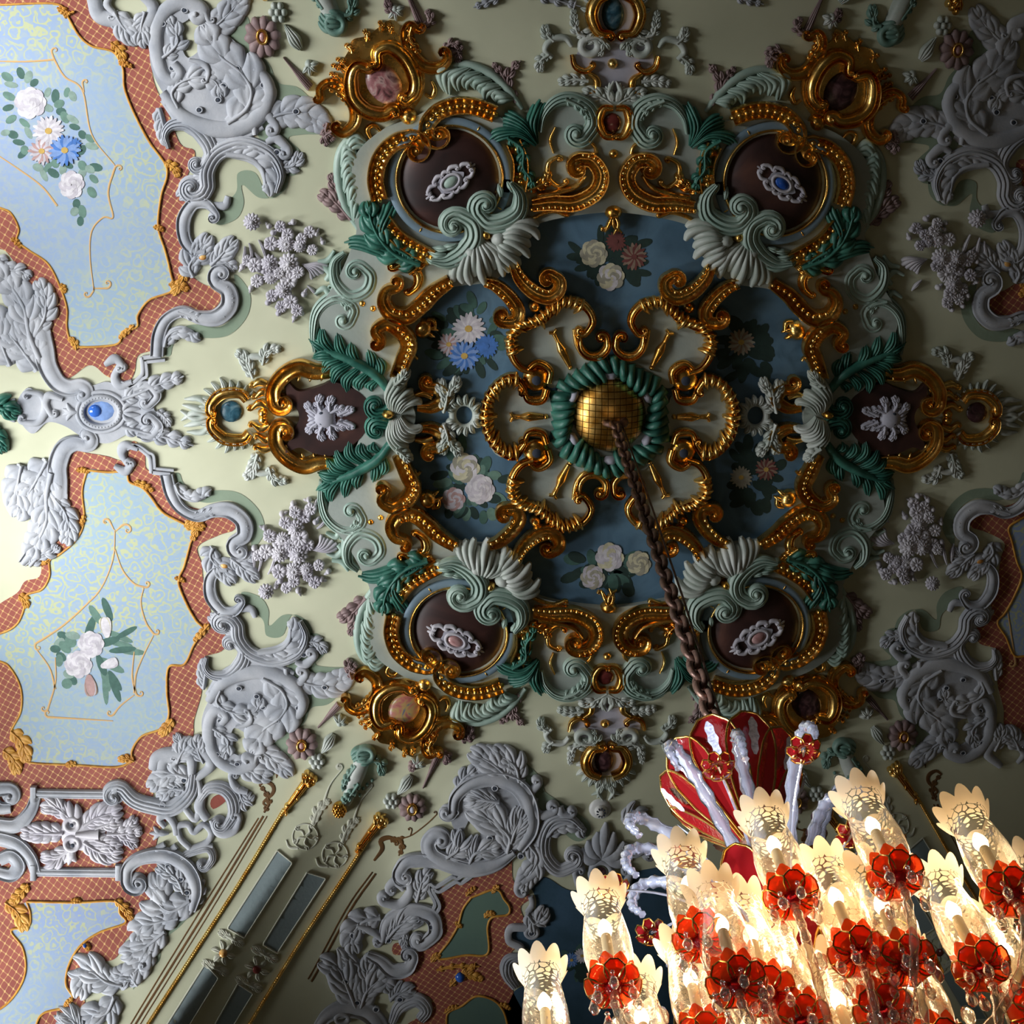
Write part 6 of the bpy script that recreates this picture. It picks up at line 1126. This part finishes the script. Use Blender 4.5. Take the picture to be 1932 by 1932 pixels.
# ================================================================== CHAIN AND CHANDELIER (metres, heights above the eye)
def at_h(px, py, h):
    r = rays([(px, py)])[0]; return np.array([r[0]*h/r[2], r[1]*h/r[2], CAMZ+h])
AX = at_h(1160, 800, HC-.22)[:2]
def proj(X):
    c = RW @ np.array([X[0], X[1], X[2]-CAMZ]) if False else np.array([X[0], X[1], X[2]-CAMZ]) @ RW
    return 966+FPX*c[0]/-c[2], 966-FPX*c[1]/-c[2]
def zax(y):
    lo, hi = 2.2, 8.9
    for _ in range(40):
        m_ = (lo+hi)/2
        if proj((AX[0], AX[1], CAMZ+m_))[1] > y: lo = m_
        else: hi = m_
    return m_
class M3:
    def __init__(s): s.v = []; s.f = []; s.n = 0
    def add(s, V, F): s.v.append(np.asarray(V, float)); s.f += [tuple(i+s.n for i in f) for f in F]; s.n += len(V); return s
def tube(m, P, r, seg=8, closed=False):
    P = np.asarray(P, float); n = len(P); T = np.gradient(P, axis=0) if not closed else np.roll(P, -1, 0)-np.roll(P, 1, 0)
    T /= np.linalg.norm(T, axis=1)[:, None]+1e-12
    ra = np.atleast_1d(np.asarray(r, float)); R = ra if len(ra) == n else np.interp(np.linspace(0, 1, n), np.linspace(0, 1, max(2, len(ra))), ra if len(ra) > 1 else [ra[0], ra[0]])
    u = np.cross(T[0], (0, 0, 1.)); u = u if np.linalg.norm(u) > .1 else np.cross(T[0], (1., 0, 0)); V = []
    for i in range(n):
        u = u-u.dot(T[i])*T[i]; u /= np.linalg.norm(u); w = np.cross(T[i], u)
        for k in range(seg): a = 2*math.pi*k/seg; V.append(P[i]+R[i]*(math.cos(a)*u+math.sin(a)*w))
    F = [(i*seg+k, i*seg+(k+1) % seg, ((i+1) % n)*seg+(k+1) % seg, ((i+1) % n)*seg+k) for i in range(n if closed else n-1) for k in range(seg)]
    if not closed: F += [tuple(range(seg-1, -1, -1)), tuple(range((n-1)*seg, n*seg))]
    return m.add(V, F)
def lathe(m, prof, seg=24, c=(0, 0, 0), zs=None, cap=False):
    V = []; 
    for i, (r, z) in enumerate(prof):
        for k in range(seg):
            a = 2*math.pi*k/seg; dz, dr = zs(i, a) if zs else (0, 0); V.append((c[0]+(r+dr)*math.cos(a), c[1]+(r+dr)*math.sin(a), c[2]+z+dz))
    F = [(i*seg+k, i*seg+(k+1) % seg, (i+1)*seg+(k+1) % seg, (i+1)*seg+k) for i in range(len(prof)-1) for k in range(seg)]
    return m.add(V, F)
def spl(P, n=24):
    P = np.asarray(P, float); Q = np.vstack([2*P[0]-P[1], P, 2*P[-1]-P[-2]]); out = []; k = max(2, n//(len(P)-1))
    for i in range(1, len(Q)-2):
        t = np.linspace(0, 1, k, endpoint=False)[:, None]; out.append(.5*((2*Q[i])+(-Q[i-1]+Q[i+1])*t+(2*Q[i-1]-5*Q[i]+4*Q[i+1]-Q[i+2])*t*t+(-Q[i-1]+3*Q[i]-3*Q[i+1]+Q[i+2])*t**3))
    return np.vstack(out+[Q[-2][None]])
def petal(m, prof, ang, w, thick=.004, nseg=9, ridge=0.0, c=(0, 0, 0)):
    """prof: (radius, z) along the petal; w: half-widths along it"""
    P = spl([(r, 0, z) for r, z in prof], 14); n = len(P); W_ = np.interp(np.linspace(0, 1, n), np.linspace(0, 1, len(w)), w); V = []
    for i in range(n):
        for k in range(nseg):
            s = -1+2*k/(nseg-1); V.append((P[i, 0], s*W_[i], P[i, 2]+.25*W_[i]*(s*s)*ridge))
    V = np.array(V); Fo = [(i*nseg+k, i*nseg+k+1, (i+1)*nseg+k+1, (i+1)*nseg+k) for i in range(n-1) for k in range(nseg-1)]
    ca, sa = math.cos(ang), math.sin(ang); R = np.array([[ca, -sa, 0], [sa, ca, 0], [0, 0, 1]]); V = V @ R.T+np.array(c); m.add(V, Fo)
    e = [V[i*nseg] for i in range(n)]+[V[(n-1)*nseg+k] for k in range(1, nseg)]+[V[i*nseg+nseg-1] for i in range(n-2, -1, -1)]; return np.array(e)
def put(name, m, mat, parent, loc=None, me=None, label=None):
    if me is None:
        o = link_mesh(name, np.vstack(m.v), m.f, mat)
    else:
        o = bpy.data.objects.new(name, me); COL.objects.link(o)
    if parent: o.parent = parent
    if loc is not None: o.location = loc
    if label: o['label'] = label
    return o
# hook and chain
hz = HC-.20
hk = M3(); t = np.linspace(-.4, 1.5*math.pi, 20); hp = [(AX[0]-.0, AX[1], CAMZ+HC-.02), (AX[0], AX[1], CAMZ+HC-.13)]+[(AX[0]+.055*math.sin(x), AX[1], CAMZ+HC-.185+.055*math.cos(x)) for x in t]
tube(hk, spl(hp, 60), [.03, .028, .024, .02, .014]); lathe(hk, [(.075, -.015), (.07, -.04), (.04, -.05), (.03, -.07)], 20, (AX[0], AX[1], CAMZ+HC-.13+.03))
ho = put('ceiling_hook', hk, 'iron', None); ho['label'] = 'dark iron hook under the gold dome carrying the chain'; ho['category'] = 'hook'
ztop, zbot = HC-.235, zax(1520)
ch = bpy.data.objects.new('hanging_chain', None); ch.location = (AX[0], AX[1], CAMZ+ztop); COL.objects.link(ch); ch['label'] = 'heavy dark bronze chain hanging from the dome hook down to the chandelier'; ch['category'] = 'chain'
lk = M3(); a = np.linspace(0, 2*math.pi, 28, endpoint=False); tube(lk, np.c_[.031*np.cos(a)*(1-.15*np.cos(2*a)), 0*a, .055*np.sin(a)], .0125, 8, True)
pitch = .083; nl = int((ztop-zbot)/pitch); me = None
for i in range(min(nl, 90)):
    o = put('chain_link', lk, 'iron', ch, (0, 0, -.03-i*pitch), me); me = me or o.data; o.rotation_euler[2] = (i % 2)*math.pi/2+.5
cb = M3(); tube(cb, [(.045, .02, 0), (.052, .02, -1.2), (.050, .02, -2.4), (.03, .02, -(ztop-zbot))], .005, 6); put('supply_cable', cb, 'iron', ch, label='thin brown supply cable')
# ---- chandelier
zc = zax(1640); CH = bpy.data.objects.new('chandelier', None); CH.location = (AX[0], AX[1], CAMZ+zc); COL.objects.link(CH)
CH['label'] = 'lit crystal chandelier with ruby glass flowers and scalloped candle shades'; CH['category'] = 'chandelier'
def zl(y): return zax(y)-zc
cr = M3(); lathe(cr, [(.03, zl(1500)), (.05, zl(1520)), (.028, zl(1560)), (.045, zl(1600)), (.10, zl(1660)), (.05, zl(1700)), (.04, zl(1760)), (.09, zl(1800)), (.05, zl(1860)), (.04, zl(1932)), (.10, zl(2000)), (.02, zl(2060))], 20); put('glass_stem', cr, 'armglass', CH)
def dish(nm, zb, rb, rt, h, n, w, mat, col='gold'):
    for k in range(n):
        a_ = 2*math.pi*(k+.5)/n+.2; m = M3(); e = petal(m, [(rb, zb), (rb+(rt-rb)*.35, zb+h*.42), (rb+(rt-rb)*.8, zb+h*.85), (rt, zb+h)], a_, [w*.25, w*.6, w*.92, w*1.04, w*.85, w*.35], ridge=-.9)
        o = put(nm, m, mat, CH); g = M3(); tube(g, e, .0042, 6); put('gold_edge', g, col, o)
zb = zl(1590); dish('canopy_petal', zb, .035, .225, zl(1462)-zb, 10, .078, 'rubyglass')
zb2 = zl(1790); dish('lower_petal', zb2, .05, .20, zl(1690)-zb2, 9, .055, 'rubyglass'); zb3 = zl(1945); dish('base_petal', zb3, .05, .34, .05, 14, .062, 'rubyglass')
# silvered leaf cuts on the canopy petals
for k in range(10):
    a_ = 2*math.pi*(k+.5)/10+.2; m = M3(); h_ = zl(1462)-zb
    petal(m, [(.175, zb+h_*.55), (.205, zb+h_*.72), (.230, zb+h_*.90)], a_, [.004, .013, .010, .018, .012, .016, .003], ridge=-.6); put('silver_leaf_mark', m, 'silverleaf', CH)
# crystal plumes
rp = random.Random(3)
for k in range(14):
    a_ = 2*math.pi*k/14+rp.uniform(-.1, .1); hh = rp.uniform(.42, .62); ro = rp.uniform(.24, .40); z0_ = zl(1790)
    P = spl([(.05, 0, 0), (.05+ro*.28, 0, hh*.5), (.05+ro*.62, 0, hh*.9), (.05+ro*.9, 0, hh), (.05+ro, 0, hh*.86), (.05+ro*.93, 0, hh*.74)], 40)
    P = np.c_[P[:, 0]*math.cos(a_), P[:, 0]*math.sin(a_), P[:, 2]+z0_]; m = M3(); r = np.interp(np.linspace(0, 1, len(P)), [0, .3, .7, 1], [.015, .020, .018, .010])*(1+.22*np.cos(np.arange(len(P))*2.2)); tube(m, P, r, 6); put('crystal_plume', m, 'crystal', CH)
# small ruby blossoms between the plumes
for k in range(11):
    a_ = 2*math.pi*k/11+.3; rr_ = .30+.07*(k % 3); z_ = zl(1740)+.26*((k*5) % 3)/3+.08; c_ = (rr_*math.cos(a_), rr_*math.sin(a_), z_); m = M3(); g = M3()
    for j in range(7):
        m_ = M3(); e = petal(m, [(.008, 0), (.026, -.012), (.046, .004)], a_+2*math.pi*j/7, [.006, .015, .018, .008], c=c_, nseg=5); tube(g, e, .0022, 5)
    o = put('ruby_blossom', m, 'rubyglass', CH); put('gold_edge', g, 'gold', o); s_ = M3(); tube(s_, spl([(.04*math.cos(a_), .04*math.sin(a_), zl(1780)), (rr_*.6*math.cos(a_), rr_*.6*math.sin(a_), z_-.05), c_], 12), .004, 5); put('wire_stem', s_, 'crystal', o)
# candle arms
SH = M3()
def zs(i, a_):
    sc_ = abs(math.sin(4.5*a_)); return ((.026*sc_, .010*sc_) if i == 10 else (.013*sc_, .004*sc_) if i == 9 else (0, 0))
lathe(SH, [(.022, 0), (.040, .010), (.052, .035), (.057, .07), (.056, .11), (.051, .15), (.046, .185), (.0445, .205), (.048, .222), (.056, .236), (.060, .244)], 72, zs=zs)
SH.v = [v*np.array([1, 1, 1.32]) for v in SH.v]
CD = M3(); lathe(CD, [(.0, -.005), (.013, -.005), (.0125, .165), (.0, .166)], 14)
BU = M3(); lathe(BU, [(.006, .165), (.015, .178), (.018, .192), (.015, .210), (.008, .228), (.0, .242)], 14)
FL = M3(); FE = M3(); FU = M3(); FUE = M3()
for j in range(8):
    e = petal(FL, [(.012, -.030), (.034, -.044), (.055, -.034), (.064, -.018)], 2*math.pi*j/8, [.007, .017, .0235, .022, .009], nseg=7); tube(FE, e, .0022, 5)
for j in range(9):
    e = petal(FU, [(.018, -.018), (.040, -.010), (.050, .010), (.056, .028)], 2*math.pi*j/9+.2, [.010, .016, .017, .003], nseg=5); tube(FUE, e, .0018, 5)
CU = M3(); lathe(CU, [(.012, -.06), (.020, -.045), (.034, -.02), (.036, -.008), (.022, 0)], 18)
PRM = M3(); lathe(PRM, [(.0, .0), (.006, -.004), (.010, -.020), (.013, -.034), (.008, -.048), (.0, -.055)], 6); lathe(PRM, [(.0, .016), (.006, .010), (.006, .005), (.0, 0)], 6)
CAND = [(1022, 1838, 0), (1133, 1702, 0), (1286, 1622, 0), (1443, 1548, 1), (1624, 1512, 0), (1822, 1542, 0), (1556, 1642, 2), (1640, 1655, 3), (1772, 1668, 2), (1400, 1712, 2), (1290, 1792, 2), (1868, 1742, 2), (1460, 1760, 3), (1200, 1862, 3), (1700, 1800, 4), (1560, 1830, 4), (1930, 1640, 1), (1395, 1880, 4), (1905, 1845, 3), (1600, 1740, 4), (1345, 1690, 4)]
TZ = {0: zax(1905), 1: zax(1890), 2: zax(1955), 3: zax(1985), 4: zax(2010)}; shared = {}
for i, (px, py, tr_) in enumerate(CAND):
    h = TZ[tr_]; P = at_h(px, py, h); base = np.array([P[0], P[1], P[2]-.314]); loc = base-np.array([AX[0], AX[1], CAMZ+zc])
    am = M3(); zi = zl(2010)-.12; r_ = math.hypot(loc[0], loc[1]); ux, uy = loc[0]/r_, loc[1]/r_
    Q = spl([(loc[0], loc[1], loc[2]-.05), (loc[0]*1.0, loc[1]*1.0, loc[2]-.12), (loc[0]*.9, loc[1]*.9, loc[2]-.23), (loc[0]*.68, loc[1]*.68, loc[2]-.27), (loc[0]*.4, loc[1]*.4, loc[2]-.2), (ux*.05, uy*.05, loc[2]-.16)], 48)
    rr_ = .0105*(1+.16*np.cos(np.arange(len(Q))*1.9)); tube(am, Q, rr_, 8); arm = put('candle_arm', am, 'armglass', CH)
    def sub(nm, m, mat, lc=loc):
        o = put(nm, m, mat, arm, lc, shared.get((nm, id(m)))); shared[(nm, id(m))] = o.data; return o
    sub('glass_shade', SH, 'shadeglass'); sub('candle_tube', CD, 'candle'); sub('flame_bulb', BU, 'bulb'); sub('holder_cup', CU, 'rubyglass')
    mt = 'redglass'; sub('red_flower_dish', FL, mt); sub('dish_rim', FE, 'gold'); sub('upper_petal_ring', FU, mt)
    for j in range(7):
        a_ = 2*math.pi*j/7+i; sub('prism_drop', PRM, 'prismglass', loc+np.array([.050*math.cos(a_), .050*math.sin(a_), -.056-.018*(j % 2)]))
# hanging prism chains under the arms
GP = M3(); lathe(GP, [(.0, .0), (.010, -.01), (.017, -.035), (.012, -.06), (.0, -.075)], 8)
rp = random.Random(9); gme = None
for k in range(60):
    a_ = rp.uniform(0, 2*math.pi); r_ = rp.uniform(.12, .56); o = put('crystal_drop', GP, 'prismglass', CH, (r_*math.cos(a_), r_*math.sin(a_), zl(1985)-rp.uniform(.0, .28)), gme); gme = gme or o.data
lp_ = bpy.data.lights.new('candle_glow', 'POINT'); lp_.energy = 4; lp_.color = (1, .78, .5); lp_.shadow_soft_size = .12
for x, y, h in ((1150, 1760, TZ[0]), (1480, 1640, TZ[0]), (1790, 1640, TZ[0])):
    o = bpy.data.objects.new('candle_glow', lp_); COL.objects.link(o); P = at_h(x, y, h); o.location = (P[0], P[1], P[2]-.05); o.parent = None
